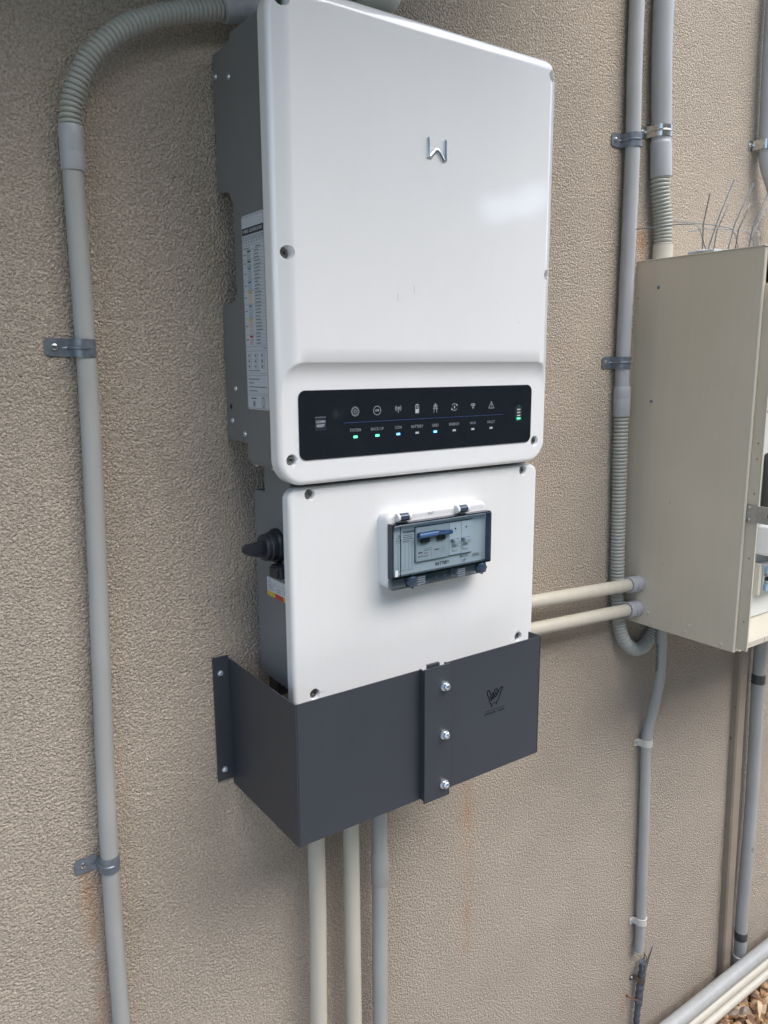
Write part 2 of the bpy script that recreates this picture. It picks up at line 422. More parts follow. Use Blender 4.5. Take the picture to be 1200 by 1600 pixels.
def saddle(name, label, cx, cy, r, z, wz, tab, m, t=.0014, rib=True, group=None, screwr=.004, tilt=0.0, scr=True, cat='pipe clamp', right=0.0):
    """one-sided strap: tab with screw on the left, band over the pipe"""
    th = thing(name, label, cat, (cx - r - tab, 0, z), group)
    prof = []; ro = r + t * .5 + .0002
    x_end = cx - ro - tab
    for i in range(6):
        a = PI / 2 * i / 5
        prof.append((x_end + wz * .28 * (1 - math.sin(PI / 2 - a) if i else 0) + (0 if i else 0), -t, wz / 2 * (.55 + .45 * math.sin(a))))
    prof.append((cx - ro - .0035, -t, wz / 2)); prof.append((cx - ro - .001, -t - .001, wz / 2)); prof.append((cx - ro, -t - .004, wz / 2))
    for i in range(15):
        a = PI - PI * i / 14
        prof.append((cx + ro * math.cos(a), cy - ro * math.sin(a), wz / 2))
    if right: prof += [(cx + ro, -t - .004, wz / 2), (cx + ro + .0015, -t, wz / 2), (cx + ro + right, -t, wz / 2)]
    else: prof += [(cx + ro, -.0005, wz / 2)]
    b = bmesh.new(); n = len(prof); rows = []
    for i, (x, y, hw) in enumerate(prof):
        a = prof[max(i - 1, 0)]; c = prof[min(i + 1, n - 1)]
        d = Vector((c[0] - a[0], c[1] - a[1])); d = d.normalized() if d.length > 0 else Vector((1, 0))
        nn = Vector((d.y, -d.x))
        o_ = []
        for k, (ss, zz) in enumerate(((-.5, -1), (-.5, 1), (.5, 1), (.5, -1))):
            o_.append(b.verts.new((x + nn.x * t * ss, y + nn.y * t * ss, z + zz * hw + tilt * (x - cx))))
        rows.append(o_)
    for A, B in zip(rows, rows[1:]):
        for k in range(4): b.faces.new((A[k], A[(k + 1) % 4], B[(k + 1) % 4], B[k]))
    b.faces.new(rows[0]); b.faces.new(rows[-1]); bmesh.ops.recalc_face_normals(b, faces=b.faces[:])
    MB().merge(b).build('strap', m, th)
    if rib:
        rb = MB(); pts = []
        pts.append((cx - ro - tab * .35, -t - .0002, z + tilt * (-ro)));
        pts.append((cx - ro - .003, -t - .0008, z - tilt * ro)); pts.append((cx - ro - .0006, -t - .0045, z - tilt * ro))
        for i in range(1, 9):
            a = PI - PI * .62 * i / 8; pts.append((cx + (ro + t * .4) * math.cos(a), cy - (ro + t * .4) * math.sin(a), z))
        rb.tube(pts, [.0006] + [.0019] * (len(pts) - 2) + [.0006], 8)
        rb.build('raised_rib', m, th)
    if scr: screw('screw', (cx - ro - tab * .62, -t * 1.4, z - tilt * (ro + tab * .6)), (0, -1, 0), screwr, .0028, M_steel, th, 'pan')
    return th

# ------------------------------------------------------------------ setting
g = MB(); g.box(-4, 6, 0, .25, -1.75, 2.2)
hw = g.build('house_wall', M_wall, smooth=False)
tag(hw, 'long tan house wall with coarse textured render and faint orange rust streaks', 'wall')
MB().box(-4, .55, -.70, 0, 1.05, 1.10).build('shade_eave', M_eave, hw)  # unseen roof overhang, its end and depth shaped to shade the upper left wall
g = MB(); g.poly([(-120, -240, -1.375), (120, -240, -1.375), (120, .2, -1.375), (-120, .2, -1.375)])
o = g.build('ground', M_soil, smooth=False); o['kind'] = 'structure'
g = MB(); g.poly([(-120, -240, -1.345), (120, -240, -1.345), (120, -.95, -1.345), (-120, -.95, -1.345)])
o = g.build('lawn', M_grass, smooth=False); o['kind'] = 'structure'

g = MB(); g.poly([(-6, -3.2, -1.338), (14, -3.2, -1.338), (14, -.42, -1.338), (-6, -.42, -1.338)])  # unseen pale paving added to bounce light up onto the lower wall
o = g.build('bounce_path', mat('bounce_path_concrete', (.34, .32, .29), .85, var=.15, vscale=6, bump=.5, bscale=90), smooth=False); o['kind'] = 'structure'
def heap(name, label):
    bm = bmesh.new(); lay = bm.faces.layers.float.new('tone')
    ico = bmesh.new(); bmesh.ops.create_icosphere(ico, subdivisions=2, radius=1)
    V = [v.co.copy() for v in ico.verts]; F = [[v.index for v in f.verts] for f in ico.faces]; ico.free()
    for k in range(2300):
        dense = k < 1800
        x = random.uniform(.95, 1.75) if dense else random.uniform(-1.2, 3)
        y = random.uniform(-.34, -.004) if dense else random.uniform(-.7, -.01)
        z = -1.368 + random.random() * .014
        s0 = random.uniform(.008, .019); sx, sy, sz = s0 * random.uniform(.8, 1.5), s0 * random.uniform(.7, 1.2), s0 * random.uniform(.45, .8)
        rot = Matrix.Rotation(random.uniform(0, 6.28), 3, 'Z') @ Matrix.Rotation(random.uniform(-.5, .5), 3, 'X')
        cuts = [(Vector([random.gauss(0, 1) for _ in range(3)]).normalized(), random.uniform(.52, .8)) for _ in range(8)]
        vs = []
        for v in V:
            p = v.copy()
            for nn, d in cuts:
                e = p.dot(nn) - d
                if e > 0: p -= nn * e
            vs.append(bm.verts.new(rot @ Vector((p.x * sx, p.y * sy, p.z * sz)) + Vector((x, y, z))))
        tn = random.random()
        for f in F: bm.faces.new([vs[i] for i in f])[lay] = tn
    me = bpy.data.meshes.new(name); bm.to_mesh(me); bm.free(); me.materials.append(M_stone)
    me.polygons.foreach_set('use_smooth', [True] * len(me.polygons)); me.set_sharp_from_angle(angle=R_(28))
    o = bpy.data.objects.new(name, me); COL.objects.link(o); o['kind'] = 'stuff'; tag(o, label, 'gravel'); return o
heap('gravel', 'brown and tan broken river stones along the foot of the wall')

def reflection_hedge():  # unseen foliage added to give the glossy cover something dark to reflect
    bm = bmesh.new()
    def clump(cx, cy, cz, r, n):
        for _ in range(n):
            d = Vector([random.gauss(0, 1) for _ in range(3)]).normalized() * r * random.uniform(.45, 1)
            p = Vector((cx, cy, cz)) + Vector((d.x, d.y, d.z * .8)); s = random.uniform(.22, .42)
            if 7.6 < p.x < 10.3 and abs(p.z - (2.32 + (p.x - 7.7) * .29)) < .36 + .05 * math.sin(p.x * 7): continue  # opening shaped so the sky behind reflects as the cover highlight
            if 9.0 < p.x < 11 and 3.6 < p.z < 4.5 + (p.x - 9) * .3: continue  # second opening cut for the upper right highlight
            a = Vector([random.gauss(0, 1) for _ in range(3)]).normalized(); b_ = a.orthogonal().normalized(); c = a.cross(b_)
            bm.faces.new([bm.verts.new(p + b_ * s * i + c * s * j) for i, j in ((-.5, -.5), (.5, -.5), (.5, .5), (-.5, .5))])
    x = -7
    while x < 26:
        h = 6.8 + .25 * math.sin(x * .7) + .3 * random.random()
        for k in range(11): clump(x + random.uniform(-.5, .5), -9 + random.uniform(-.5, .5), -1.3 + h * (k + .3) / 10, random.uniform(.7, .95), 90)
        x += .9
    me = bpy.data.meshes.new('reflection_hedge'); bm.to_mesh(me); bm.free(); me.materials.append(M_leafh)
    o = bpy.data.objects.new('reflection_hedge', me); COL.objects.link(o); o['kind'] = 'stuff'; tag(o, 'unseen dark green leaf screen added opposite the wall, gaps shaped for the cover reflection', 'reflection_hedge')
reflection_hedge()

# ------------------------------------------------------------------ moulded covers
def cover(name, x0, x1, z0, z1, yb, yf, rad, R, screws, step, m, parent, top_h=0.0):
    hx, hz = (x1 - x0) / 2, (z1 - z0) / 2; cx, cz = (x0 + x1) / 2, (z0 + z1) / 2
    def axis(h, marks, c):
        vals = set()
        t = 0
        for q in [0, .0002, .0006, .0012, .002, .003, .0042, .0056, .007, .009, .011, .0135, .016, .019, .022, .026, .030, .034]:
            vals.add(round(-h + q, 5)); vals.add(round(h - q, 5))
        n = 26
        for i in range(1, n): vals.add(round(-h + .034 + (2 * h - .068) * i / n, 5))
        for mk in marks:
            for i in range(-9, 10): vals.add(round(mk - c + i * .0009, 5))
        v = sorted(q for q in vals if -h <= q <= h)
        out = [v[0]]
        for q in v[1:]:
            if q - out[-1] > .00018: out.append(q)
        out[-1] = h
        return out
    zs_marks = sorted({round(s_[1], 3) for s_ in screws}); 
    xs = axis(hx, [s_[0] for s_ in screws[:1]] + [screws[-1][0]], cx)
    zz = axis(hz, zs_marks, cz)
    if step:
        for i in range(14): zz.append(step[0] - cz - .026 + i * .002)
        zz = sorted(zz); zz = [q for i, q in enumerate(zz) if i == 0 or q - zz[i - 1] > .0002]
    def wid(z):
        d = hz - abs(z)
        return hx if d >= rad else hx - rad + math.sqrt(max(rad * rad - (rad - d) ** 2, 0))
    def sd(x, z):   # distance inside the outline
        ax, az = hx - rad, hz - rad; qx, qz = abs(x) - ax, abs(z) - az
        if qx > 0 and qz > 0: return rad - math.hypot(qx, qz)
        return min(hx - abs(x), hz - abs(z))
    def dep(x, z):
        y = yf
        X, Z = x + cx, z + cz
        if step:
            zs, hgt, ins, rr = step
            zt = zs
            dl = X - (x0 + ins); dr = (x1 - ins) - X; dd = min(dl, dr)
            q_ = min(max((dd + ins) / .022, 0), 1); hgt = hgt * q_ * q_ * (3 - 2 * q_)
            if dd < rr: zt = zs - (rr - math.sqrt(max(rr * rr - (rr - max(dd, 0)) ** 2, 0)))
            if Z > zt: y -= hgt
            elif Z > zt - .026: y -= hgt * ((Z - (zt - .026)) / .026) ** 2.6
        d = max(sd(x, z), 0)
        if d < R: y += R - math.sqrt(max(R * R - (R - d) ** 2, 0))
        if top_h:
            dt = hz - z
            if dt < top_h: y += .45 * (top_h - math.sqrt(max(top_h * top_h - (top_h - dt) ** 2, 0)))
        for (a, c) in screws:
            e = math.hypot(X - a, Z - c)
            if e < .0068: y = max(y, yf + .0062) if e < .0056 else y + (.0068 - e) / .0012 * (max(y, yf + .0062) - y)
        return y
    b = bmesh.new(); G = []
    for z in zz:
        w_ = wid(z); row = []
        for x in xs:
            # keep columns fixed except near rounded corners
            xx = x if w_ > hx - 1e-6 else max(-w_, min(w_, x * (w_ / hx) if abs(x) < hx - rad * 1.6 else (math.copysign(w_ - (hx - abs(x)) * (w_ - (hx - rad * 1.6) * w_ / hx) / (rad * 1.6), x))))
            row.append(b.verts.new((xx + cx, dep(xx, z), z + cz)))
        G.append(row)
    for i in range(len(zz) - 1):
        for j in range(len(xs) - 1): b.faces.new((G[i][j], G[i][j + 1], G[i + 1][j + 1], G[i + 1][j]))
    ring = [G[0][j] for j in range(len(xs))] + [G[i][-1] for i in range(1, len(zz))] + [G[-1][j] for j in range(len(xs) - 2, -1, -1)] + [G[i][0] for i in range(len(zz) - 2, 0, -1)]
    back = [b.verts.new((v.co.x, yb, v.co.z)) for v in ring]; n = len(ring)
    for i in range(n): b.faces.new((ring[i], ring[(i + 1) % n], back[(i + 1) % n], back[i]))
    b.faces.new(back[::-1])
    bmesh.ops.recalc_face_normals(b, faces=b.faces[:])
    o = MB().merge(b).build(name, m, parent, ang=50)
    for (a, c) in screws:
        screw('screw', (a, yf + .0058, c), (0, -1, 0), .0047, .0034, M_dsteel, o)
    return o

# ------------------------------------------------------------------ inverter
YA = -.1468
inv = thing('solar_inverter', 'tall glossy white wall inverter with black display strip and chrome emblem', 'inverter', (.195, -.05, .05))
prof = [(-.1275, .0497), (-.1275, .5237), (-.0547, .5236), (-.0516, .5182), (-.0455, .5150), (-.0455, .0900), (-.060, .0720), (-.060, .0497)]
MB().prism(prof, lambda u, v, d: (d, u, v), -.012, .402, .0012).build('body', M_body, inv)
br = [(-.0458, .5150), (-.006, .5152), (-.003, .5120), (-.003, .368), (-.0055, .3635), (-.026, .3615), (-.034, .3590), (-.0400, .3510), (-.0458, .3440)]
MB().prism(br, lambda u, v, d: (d, u, v), -.0112, .40, .0006).build('mounting_bracket', M_body, inv)
br = [(-.0458, .252), (-.042, .243), (-.0345, .2362), (-.0031, .2334), (-.0031, .0715), (-.0598, .0705), (-.0598, .0898), (-.0458, .0905)]
MB().prism(br, lambda u, v, d: (d, u, v), -.0112, .40, .0006).build('mounting_bracket', M_body, inv)
MB().box(-.009, .399, -.124, -.063, .0455, .0500).build('bottom_plate', M_body2, inv)
for (y_, z_) in ((-.068, .0455), (-.112, .0455)): screw('screw', (-.004, y_, z_), (0, 0, -1), .003, .003, M_steel, inv, 'pan')
for (y_, z_) in ((-.0106, .4903), (-.0477, .4801), (-.0325, .135), (-.0194, .0956), (-.0547, .0813)):
    screw('screw', (-.0112 if y_ > -.046 or z_ < .09 else -.012, y_, z_), (-1, 0, 0), .0036, .0022, M_zinc, inv, 'pan')
MB().lathe([(0, .0), (.0028, .0), (.0032, .0002)], (-.0116, -.0173, .1128), (-1, 0, 0), 14).build('bracket_hole', M_hole, inv)
cv = cover('front_cover', -.0150, .4078, .0268, .5465, -.1275, YA, .031, .0065,
           [(.0008, .5265), (-.0010, .2808), (.0008, .0566), (.3915, .5270), (.3925, .2798), (.3862, .0562)], (.1655, .0095, .006, .024), M_gloss, inv, .016)
# chrome emblem
b = MB()
em = [(.1866, .4226), (.1866, .4214), (.1867, .4130), (.1871, .4012), (.1895, .4012), (.1955, .4082), (.1978, .4098), (.2003, .4098), (.2030, .4078), (.2092, .3998), (.2118, .4000), (.2123, .4130), (.2124, .4222), (.2124, .4234)]
b.tube([(x, YA - .0102, z) for x, z in em], [.0014, .0027] + [.0028] * 10 + [.0027, .0014], 10, flat=(.78, .7, 1))
b.build('emblem', M_chrome, inv)
# display
dp = MB().rbox(.0105, .3772, YA + .002, YA - .0012, .0556, .1345, .009, .0005, 7, 2).build('display_panel', M_panel, inv)
PY = YA - .0012; F = front(PY)
XI = [.0858, .1172, .1484, .1775, .2065, .2378, .2696, .3020]
for x, t in zip(XI, ['SYSTEM', 'BACK-UP', 'COM', 'BATTERY', 'GRID', 'ENERGY', 'Wi-Fi', 'FAULT']):
    text('lettering', t, .0050, x, .0866, 'front', PY, M_dim, dp, sx=.92, bold=.00004)
for i, x in enumerate(XI):
    mm = [M_ledg, M_ledg, M_ledb, M_ledw, M_ledb, M_ledw, M_ledw, M_ledw][i]
    MB().rect(x - .0027, x + .0027, .0775, .0801, F, .0003).build('indicator_light', mm, dp, smooth=False)
MB().rect(.0696, .3235, .0957, .0961, F, .0002).build('printed_line', M_bline, dp, smooth=False)
def circ(cx, cz, r, a0=0, a1=360, n=22): return [(cx + r * math.cos(R_(a0 + (a1 - a0) * i / n)), cz + r * math.sin(R_(a0 + (a1 - a0) * i / n))) for i in range(n + (0 if a1 - a0 == 360 else 1))]
W = .00052
def icon(fn_):
    b = MB(); fn_(b); b.build('icon', M_print, dp, smooth=False)
zi = .1086
def ic_gear(b):
    pts = []
    for i in range(8):
        for a, r in ((-14, .0042), (-9, .0054), (9, .0054), (14, .0042)): pts.append((XI[0] + r * math.cos(R_(i * 45 + a)), zi + r * math.sin(R_(i * 45 + a))))
    b.ribbon(pts, W, F, .0002, True); b.ribbon(circ(XI[0], zi, .0018), W, F, .0002, True)
def ic_ups(b): b.ribbon(circ(XI[1], zi, .0052), W, F, .0002, True)
def ic_com(b):
    x = XI[2]; b.rect(x - .0003, x + .0003, zi - .004, zi + .002, F, .0002); b.ribbon(circ(x, zi + .0022, .0007), W, F, .00022, True)
    for r in (.0024, .0042):
        b.ribbon(circ(x, zi + .0015, r, -50, 50, 8), W, F, .0002); b.ribbon(circ(x, zi + .0015, r, 130, 230, 8), W, F, .0002)
def ic_bat(b):
    x = XI[3]; b.ribbon([(x - .0026, zi - .0052), (x + .0026, zi - .0052), (x + .0026, zi + .0045), (x - .0026, zi + .0045)], W, F, .0002, True)
    b.rect(x - .0012, x + .0012, zi + .0047, zi + .0057, F, .0002); b.rect(x - .0022, x + .0022, zi - .0048, zi - .0002, F, .0002)
    b.ribbon(circ(x, zi + .0022, .0007), W, F, .0002, True)
def ic_grid(b):
    x = XI[4]
    b.ribbon([(x - .0024, zi - .006), (x - .0012, zi + .001), (x, zi + .006), (x + .0012, zi + .001), (x + .0024, zi - .006)], W, F, .0002)
    b.ribbon([(x, zi + .0052), (x - .0034, zi + .0022), (x + .0034, zi + .0022)], W, F, .00024, True)
    b.ribbon([(x, zi + .0022), (x - .0038, zi - .0012), (x + .0038, zi - .0012)], W, F, .00028, True)
def ic_en(b):
    x = XI[5]; b.ribbon(circ(x, zi, .0044, 20, 150, 12), W, F, .0002); b.ribbon(circ(x, zi, .0044, 200, 330, 12), W, F, .0002)
    b.poly([F(x + .0030, zi + .0035, .00025), F(x + .0052, zi + .0035, .00025), F(x + .0046, zi + .0005, .00025)])
    b.poly([F(x - .0030, zi - .0035, .00025), F(x - .0052, zi - .0035, .00025), F(x - .0046, zi - .0005, .00025)])
    b.poly([F(x + .0008, zi + .003, .0003), F(x - .0014, zi - .0003, .0003), F(x + .0002, zi - .0003, .0003)]); b.poly([F(x - .0008, zi - .003, .0002), F(x + .0014, zi + .0003, .0002), F(x - .0002, zi + .0003, .0002)])
def ic_wifi(b):
    x = XI[6]
    for r in (.0035, .0058): b.ribbon(circ(x, zi - .0028, r, 48, 132, 10), W * 1.7, F, .0002)
    b.poly([F(x, zi - .0036, .0002), F(x + .0013, zi - .0012, .0002), F(x - .0013, zi - .0012, .0002)])
def ic_flt(b):
    x = XI[7]; b.ribbon([(x - .0046, zi - .0035), (x + .0046, zi - .0035), (x, zi + .005)], W, F, .0002, True)
    b.rect(x - .0003, x + .0003, zi - .0008, zi + .0024, F, .0002); b.rect(x - .0003, x + .0003, zi - .0024, zi - .0017, F, .0002)
for f in (ic_gear, ic_ups, ic_com, ic_bat, ic_grid, ic_en, ic_wifi, ic_flt): icon(f)
text('lettering', 'UPS', .0036, XI[1], zi, 'front', PY, M_print, dp, bold=.00004)
x, z = .3528, .0955
b = MB(); b.ribbon([(x - .0052, z - .009), (x + .0052, z - .009), (x + .0052, z + .009), (x - .0052, z + .009)], .0004, F, .0002, True); b.rect(x - .0024, x + .0024, z + .0105, z + .0112, F, .0002)
b.build('icon', M_grn, dp, smooth=False)
for k, zz_ in enumerate((-.0065, -.0024, .0017, .0058)):
    MB().rect(x - .0032, x + .0032, z + zz_ - .0009, z + zz_ + .0011, F, .0003).build('indicator_light', M_ledg if k == 0 else M_ledw, dp, smooth=False)
b = MB(); b.rect(.0310, .0460, .0885, .1035, F, .00012); b.build('reset_patch', mat('patch', (.020, .026, .038), .35), dp, smooth=False)
MB().rect(.0312, .0458, .1036, .1042, F, .0003).build('printed_line', M_dim, dp, smooth=False)
text('lettering', 'COMM', .0042, .0385, .0985, 'front', PY, M_print, dp, sx=.95, bold=.0001)
text('lettering', 'RESET', .0042, .0385, .0940, 'front', PY, M_print, dp, sx=.95, bold=.0001)
# small scratches on the cover
b = MB()
for (x_, z_, l_) in ((.142, .236, .009), (.166, .246, .009), (.339, .215, .003), (.30, .24, .002), (.335, .2255, .002)): b.rect(x_, x_ + .0005, z_, z_ + l_, front(YA - .0096), .0003)
b.build('scuff_mark', mat('scuff', (.38, .38, .37), .6), inv, smooth=False)
# side label
SX = -.0122; S = side(SX)
def rrect(u0, u1, v0, v1, r, n=5):
    pts = []
    for q, (a, c) in enumerate(((u1 - r, v1 - r), (u0 + r, v1 - r), (u0 + r, v0 + r), (u1 - r, v0 + r))):
        for i in range(n + 1):
            t = PI / 2 * (q + i / n); pts.append((a + r * math.cos(t), c + r * math.sin(t)))
    return pts
lb = MB().prism(rrect(-.1225, -.0665, .1120, .3280, .004), lambda u, v, d: (d, u, v), -.0119, -.0124).build('indicator_label', M_label, inv)
S = side(-.0124)
MB().rect(-.1212, -.0680, .3066, .3144, S, .0002).build('header_bar', M_ink, lb, smooth=False)
text('lettering', 'HYBRID  LED INDICATORS', .0050, -.0946, .3105, 'side', -.0124, M_label, lb, h=.0004, sx=.80, bold=.0001)
MB().ribbon(rrect(-.1212, -.0678, .1135, .3262, .003), .0004, S, .0002, True).build('printed_line', M_inkl, lb, smooth=False)
icn = MB(); icb = MB()
for k in range(8):
    u = -.0715 - k * .0066
    (icb if k in (2, 3) else icn).ribbon([(u + .002, .3010), (u - .002, .3010), (u - .002, .3045), (u + .002, .3045)], .0006, S, .0003, True)
    icn.rect(u - .0012, u + .0006, .2975, .2995, S, .0003)
icn.build('printed_icons', M_inkl, lb, smooth=False); icb.build('printed_icons', M_blue, lb, smooth=False)
lines = MB(); words = MB(); wl = MB(); cols = {k: MB() for k in 'gbyor'}
grp = [(3, 'g'), (2, 'g'), (4, 'b'), (3, 'b'), (4, 'y'), (4, 'b'), (5, 'o'), (3, 'r')]
v = .2950; lines.rect(-.1205, -.0685, v, v + .0003, S, .0002); v -= .0038; RH = .00375
wl.rect(-.0850, -.0700, v + .0006, v + .0016, S, .0002); wl.rect(-.113, -.100, v + .0006, v + .0018, S, .0002)
for cnt, c in grp:
    lines.rect(-.1205, -.0685, v - .0006, v - .0003, S, .0002)
    wl.rect(-.0755, -.0700, v - cnt * RH / 2 - .0008, v - cnt * RH / 2 + .0006, S, .0002)
    for k in range(cnt):
        v -= RH
        lines.rect(-.1205, -.0930, v - .0006, v - .0004, S, .0002)
        wl.rect(-.0955 - random.uniform(.009, .018), -.0955, v + .0005, v + .0016, S, .0002)
        if k == 0: cols['y' if c == 'o' else c].rect(-.0875, -.0790, v + .0002, v + .0023, S, .0002)
        else: cols[c].ribbon([(-.0875, v + .0003), (-.0790, v + .0003), (-.0790, v + .0022), (-.0875, v + .0022)], .0004, S, .0002, True)
lines.rect(-.1205, -.0685, .1836, .1839, S, .0002); wl.rect(-.1200, -.1120, .1810, .1819, S, .0002); lines.rect(-.1205, -.0685, .1785, .1788, S, .0002)
for r in range(3):
    for c in range(3):
        u = -.0725 - c * .0165; vv = .1735 - r * .0062
        lines.ribbon([(u, vv - .0018), (u - .0085, vv - .0018), (u - .0085, vv + .0018), (u, vv + .0018)], .0003, S, .0002, True)
        words.rect(u - .0042, u - .0012, vv - .0007, vv + .0007, S, .0003)
wl.rect(-.102, -.072, .1560, .1569, S, .0002)
lines.rect(-.1205, -.0685, .1535, .1538, S, .0002); lines.rect(-.1205, -.0685, .1508, .1511, S, .0002)
for k, q in enumerate((.028, .013, .045, .022)): wl.rect(-.0720 - q, -.0720, .1463 - k * .0045, .1474 - k * .0045, S, .0002)
lines.rect(-.1205, -.0685, .1300, .1303, S, .0002); lines.rect(-.1205, -.0685, .1278, .1281, S, .0002)
words.rect(-.090, -.0765, .1243, .1254, S, .0002); wl.rect(-.0865, -.0815, .1155, .1215, S, .0002)
lines.ribbon([(-.1075 + .0055 * math.cos(a * PI / 8), .1205 + .0062 * math.sin(a * PI / 8)) for a in range(16)], .0004, S, .0002, True)
words.ribbon([(-.1095, .1155), (-.1095, .1255), (-.1060, .1255), (-.1060, .1155)], .0006, S, .0002, True)
lines.build('printed_line', M_inkl, lb, smooth=False); words.build('printed_words', M_ink, lb, smooth=False); wl.build('printed_words', M_inkl, lb, smooth=False)
for k, mm in zip('gbyor', (M_grn, M_blue, M_yel, M_org, M_red)): cols[k].build('printed_icons', mm, lb, smooth=False)

# ------------------------------------------------------------------ backup switch box below
YB = -.1348
sb = thing('switch_box', 'smaller white wiring box with clear breaker window, hung directly under the inverter', 'switch box', (.2, -.03, -.235))
MB().prism([(-.1198, .0448), (-.053, .0448), (-.053, .0087), (-.024, .0080), (-.024, -.2330), (-.0300, -.2350), (-.1198, -.2375)], lambda u, v, d: (d, u, v), .012, .397, .001).build('body', M_body2, sb)
cover('front_cover', .0015, .4062, -.252, .0216, -.1198, YB, .014, .0050,
      [(.0297, .0134), (.0303, -.2352), (.3768, -.2335), (.3774, .0136)], None, M_white, sb)
# breaker window frame with real opening for the breakers
x0, x1, z0, z1 = .1260, .2925, -.1150, -.0180
MB().rbox(x0, x1, YB + .001, YB - .0195, z0, z1, .010, .0055, 7, 5).build('window_frame', M_frame, sb)
YF = YB - .0195
WF = front(YF)
for xc in (.1520, .2480):
    b = MB()
    for s_ in (-1, 1): b.lathe([(0, -.0016), (.0050, -.0016), (.0054, 0), (.0050, .0016), (.0018, .0016), (.0012, .0004), (0, .0004)], (xc + s_ * .0085 - .003, YF - .0030, -.0235), (-1, 0, 0), 20)
    b.box(xc - .013, xc + .007, YF - .001, YF + .004, -.0285, -.0185, .001)
    b.build('hinge_lug', M_frame, sb)
    MB().tube([(xc - .0095, YF - .003, -.0235), (xc + .0035, YF - .003, -.0235)], .0050, 18).build('hinge_barrel', M_knob, sb)
text('lettering', 'IP67', .0055, .195, -.0245, 'front', YF, M_dim, sb, h=.0003)
# insides of the window
YI = YF - .0006; FI = front(YI)
MB().box(.1365, .2880, YF - .0006, YF + .001, -.1000, -.0345).build('breaker_fascia', M_brk2, sb)
bb = MB().box(.1690, .2228, YI - .0035, YI, -.0840, -.0400, .0006).build('battery_breaker', M_brk, sb)
MB().ribbon([(.1686, -.0844), (.2645, -.0844), (.2645, -.0396), (.1686, -.0396)], .0009, FI, .0003, True).build('breaker_surround', M_ink, sb, smooth=False)
db = MB().box(.2236, .2435, YI - .0030, YI, -.0835, -.0402, .0006).box(.2440, .2636, YI - .0030, YI, -.0835, -.0402, .0006).build('grid_breaker', M_brk2, sb)
BF = front(YI - .0035)
h1 = MB().tube([(.1690, YI - .0080, -.0495), (.1990, YI - .0080, -.0490), (.1995, YI - .0080, -.0490), (.2230, YI - .0080, -.0505)], [.0042, .0040, .0034, .0028], 16).build('breaker_handle', M_bhand, bb)
MB().box(.1745, .1880, YI - .0075, YI - .003, -.0600, -.0525, .001).build('toggle', M_black, bb)
MB().box(.2010, .2145, YI - .0065, YI - .003, -.0600, -.0540, .001).build('toggle', M_black, bb)
b = MB(); b.rect(.1985, .2015, -.0487, -.0472, front(YI - .0122), .0002); b.rect(.2045, .2080, -.0487, -.0472, front(YI - .0115), .0002); b.build('recess_mark', M_ink, bb, smooth=False)
b = MB(); b.rect(.1715, .1785, -.0735, -.0720, BF, .0002); b.rect(.198, .206, -.0725, -.0712, BF, .0002); b.build('printed_mark', mat('maroon_ink', (.15, .03, .03), .5), bb, smooth=False)
b = MB()
for k, q in enumerate((.010, .006, .007)): b.rect(.1810, .1810 + q, -.0710 - k * .0038, -.0700 - k * .0038, BF, .0002)
b.ribbon([(.180, -.068), (.1935, -.068), (.1935, -.080)], .0004, BF, .0002)
b.rect(.1715, .1750, -.0785, -.0770, BF, .0002); b.rect(.1765, .1795, -.0785, -.0770, BF, .0002)
for u in (.2100, .2130): b.ribbon([(u, -.069), (u + .0012, -.0715), (u, -.074), (u + .0012, -.0765)], .0004, BF, .0002)
b.build('printed_mark', M_inkl, bb, smooth=False)
text('lettering', 'BATTERY', .0060, .2140, -.0925, 'front', YI, M_ink, sb, sx=.95, bold=.00015)
text('lettering', 'BACK', .0058, .2510, -.0882, 'front', YI, M_ink, sb, sx=.95)
text('lettering', 'UP', .0058, .2510, -.0948, 'front', YI, M_ink, sb, sx=.95)
text('lettering', 'GRID', .0058, .2715, -.0895, 'front', YI, M_ink, sb, sx=.95)
text('lettering', 'WARNING', .0052, .1600, -.0440, 'front', YI, M_ink, sb, sx=.80, bold=.0001)
b = MB(); b.ribbon([(.1400, -.0545), (.1480, -.0545), (.1440, -.0465)], .0006, FI, .0003, True); b.rect(.1437, .1443, -.0530, -.0492, FI, .0003)
for k in range(4): b.rect(.1500, .1500 + (.016, .014, .017, .010)[k], -.0485 - k * .0024, -.0478 - k * .0024, FI, .0003)
b.rect(.1385, .1670, -.0570, -.0567, FI, .0003)
b.build('warning_symbol', M_ink, sb, smooth=False)
b = MB()
for u in (.1425, .1475, .1530, .1590, .1640): b.rect(u, u + .0004, -.0905, -.0580, FI, .0003)
b.rect(.1375, .1660, -.0930, -.0926, FI, .0003)
b.build('fascia_rib', M_inkl, sb, smooth=False)
for xc in (.2325, .2510):
    b = MB(); b.box(xc - .0045, xc + .0055, YI - .0085, YI - .0025, -.0685, -.0625, .0008); b.build('toggle', M_brk, db)
    MB().box(xc - .0070, xc + .0070, YI - .0045, YI - .0030, -.0655, -.0620, .0004).build('toggle_slot', M_inkl, db)
    MB().box(xc - .0045, xc + .0050, YI - .0042, YI - .0030, -.0780, -.0750, .0004).build('terminal_tab', M_frame, db)
    MB().lathe([(0, 0), (.0012, 0), (.0013, .0002)], (xc + .001, YI - .0031, -.0485), (0, -1, 0), 10).build('recess_mark', M_ink, db)
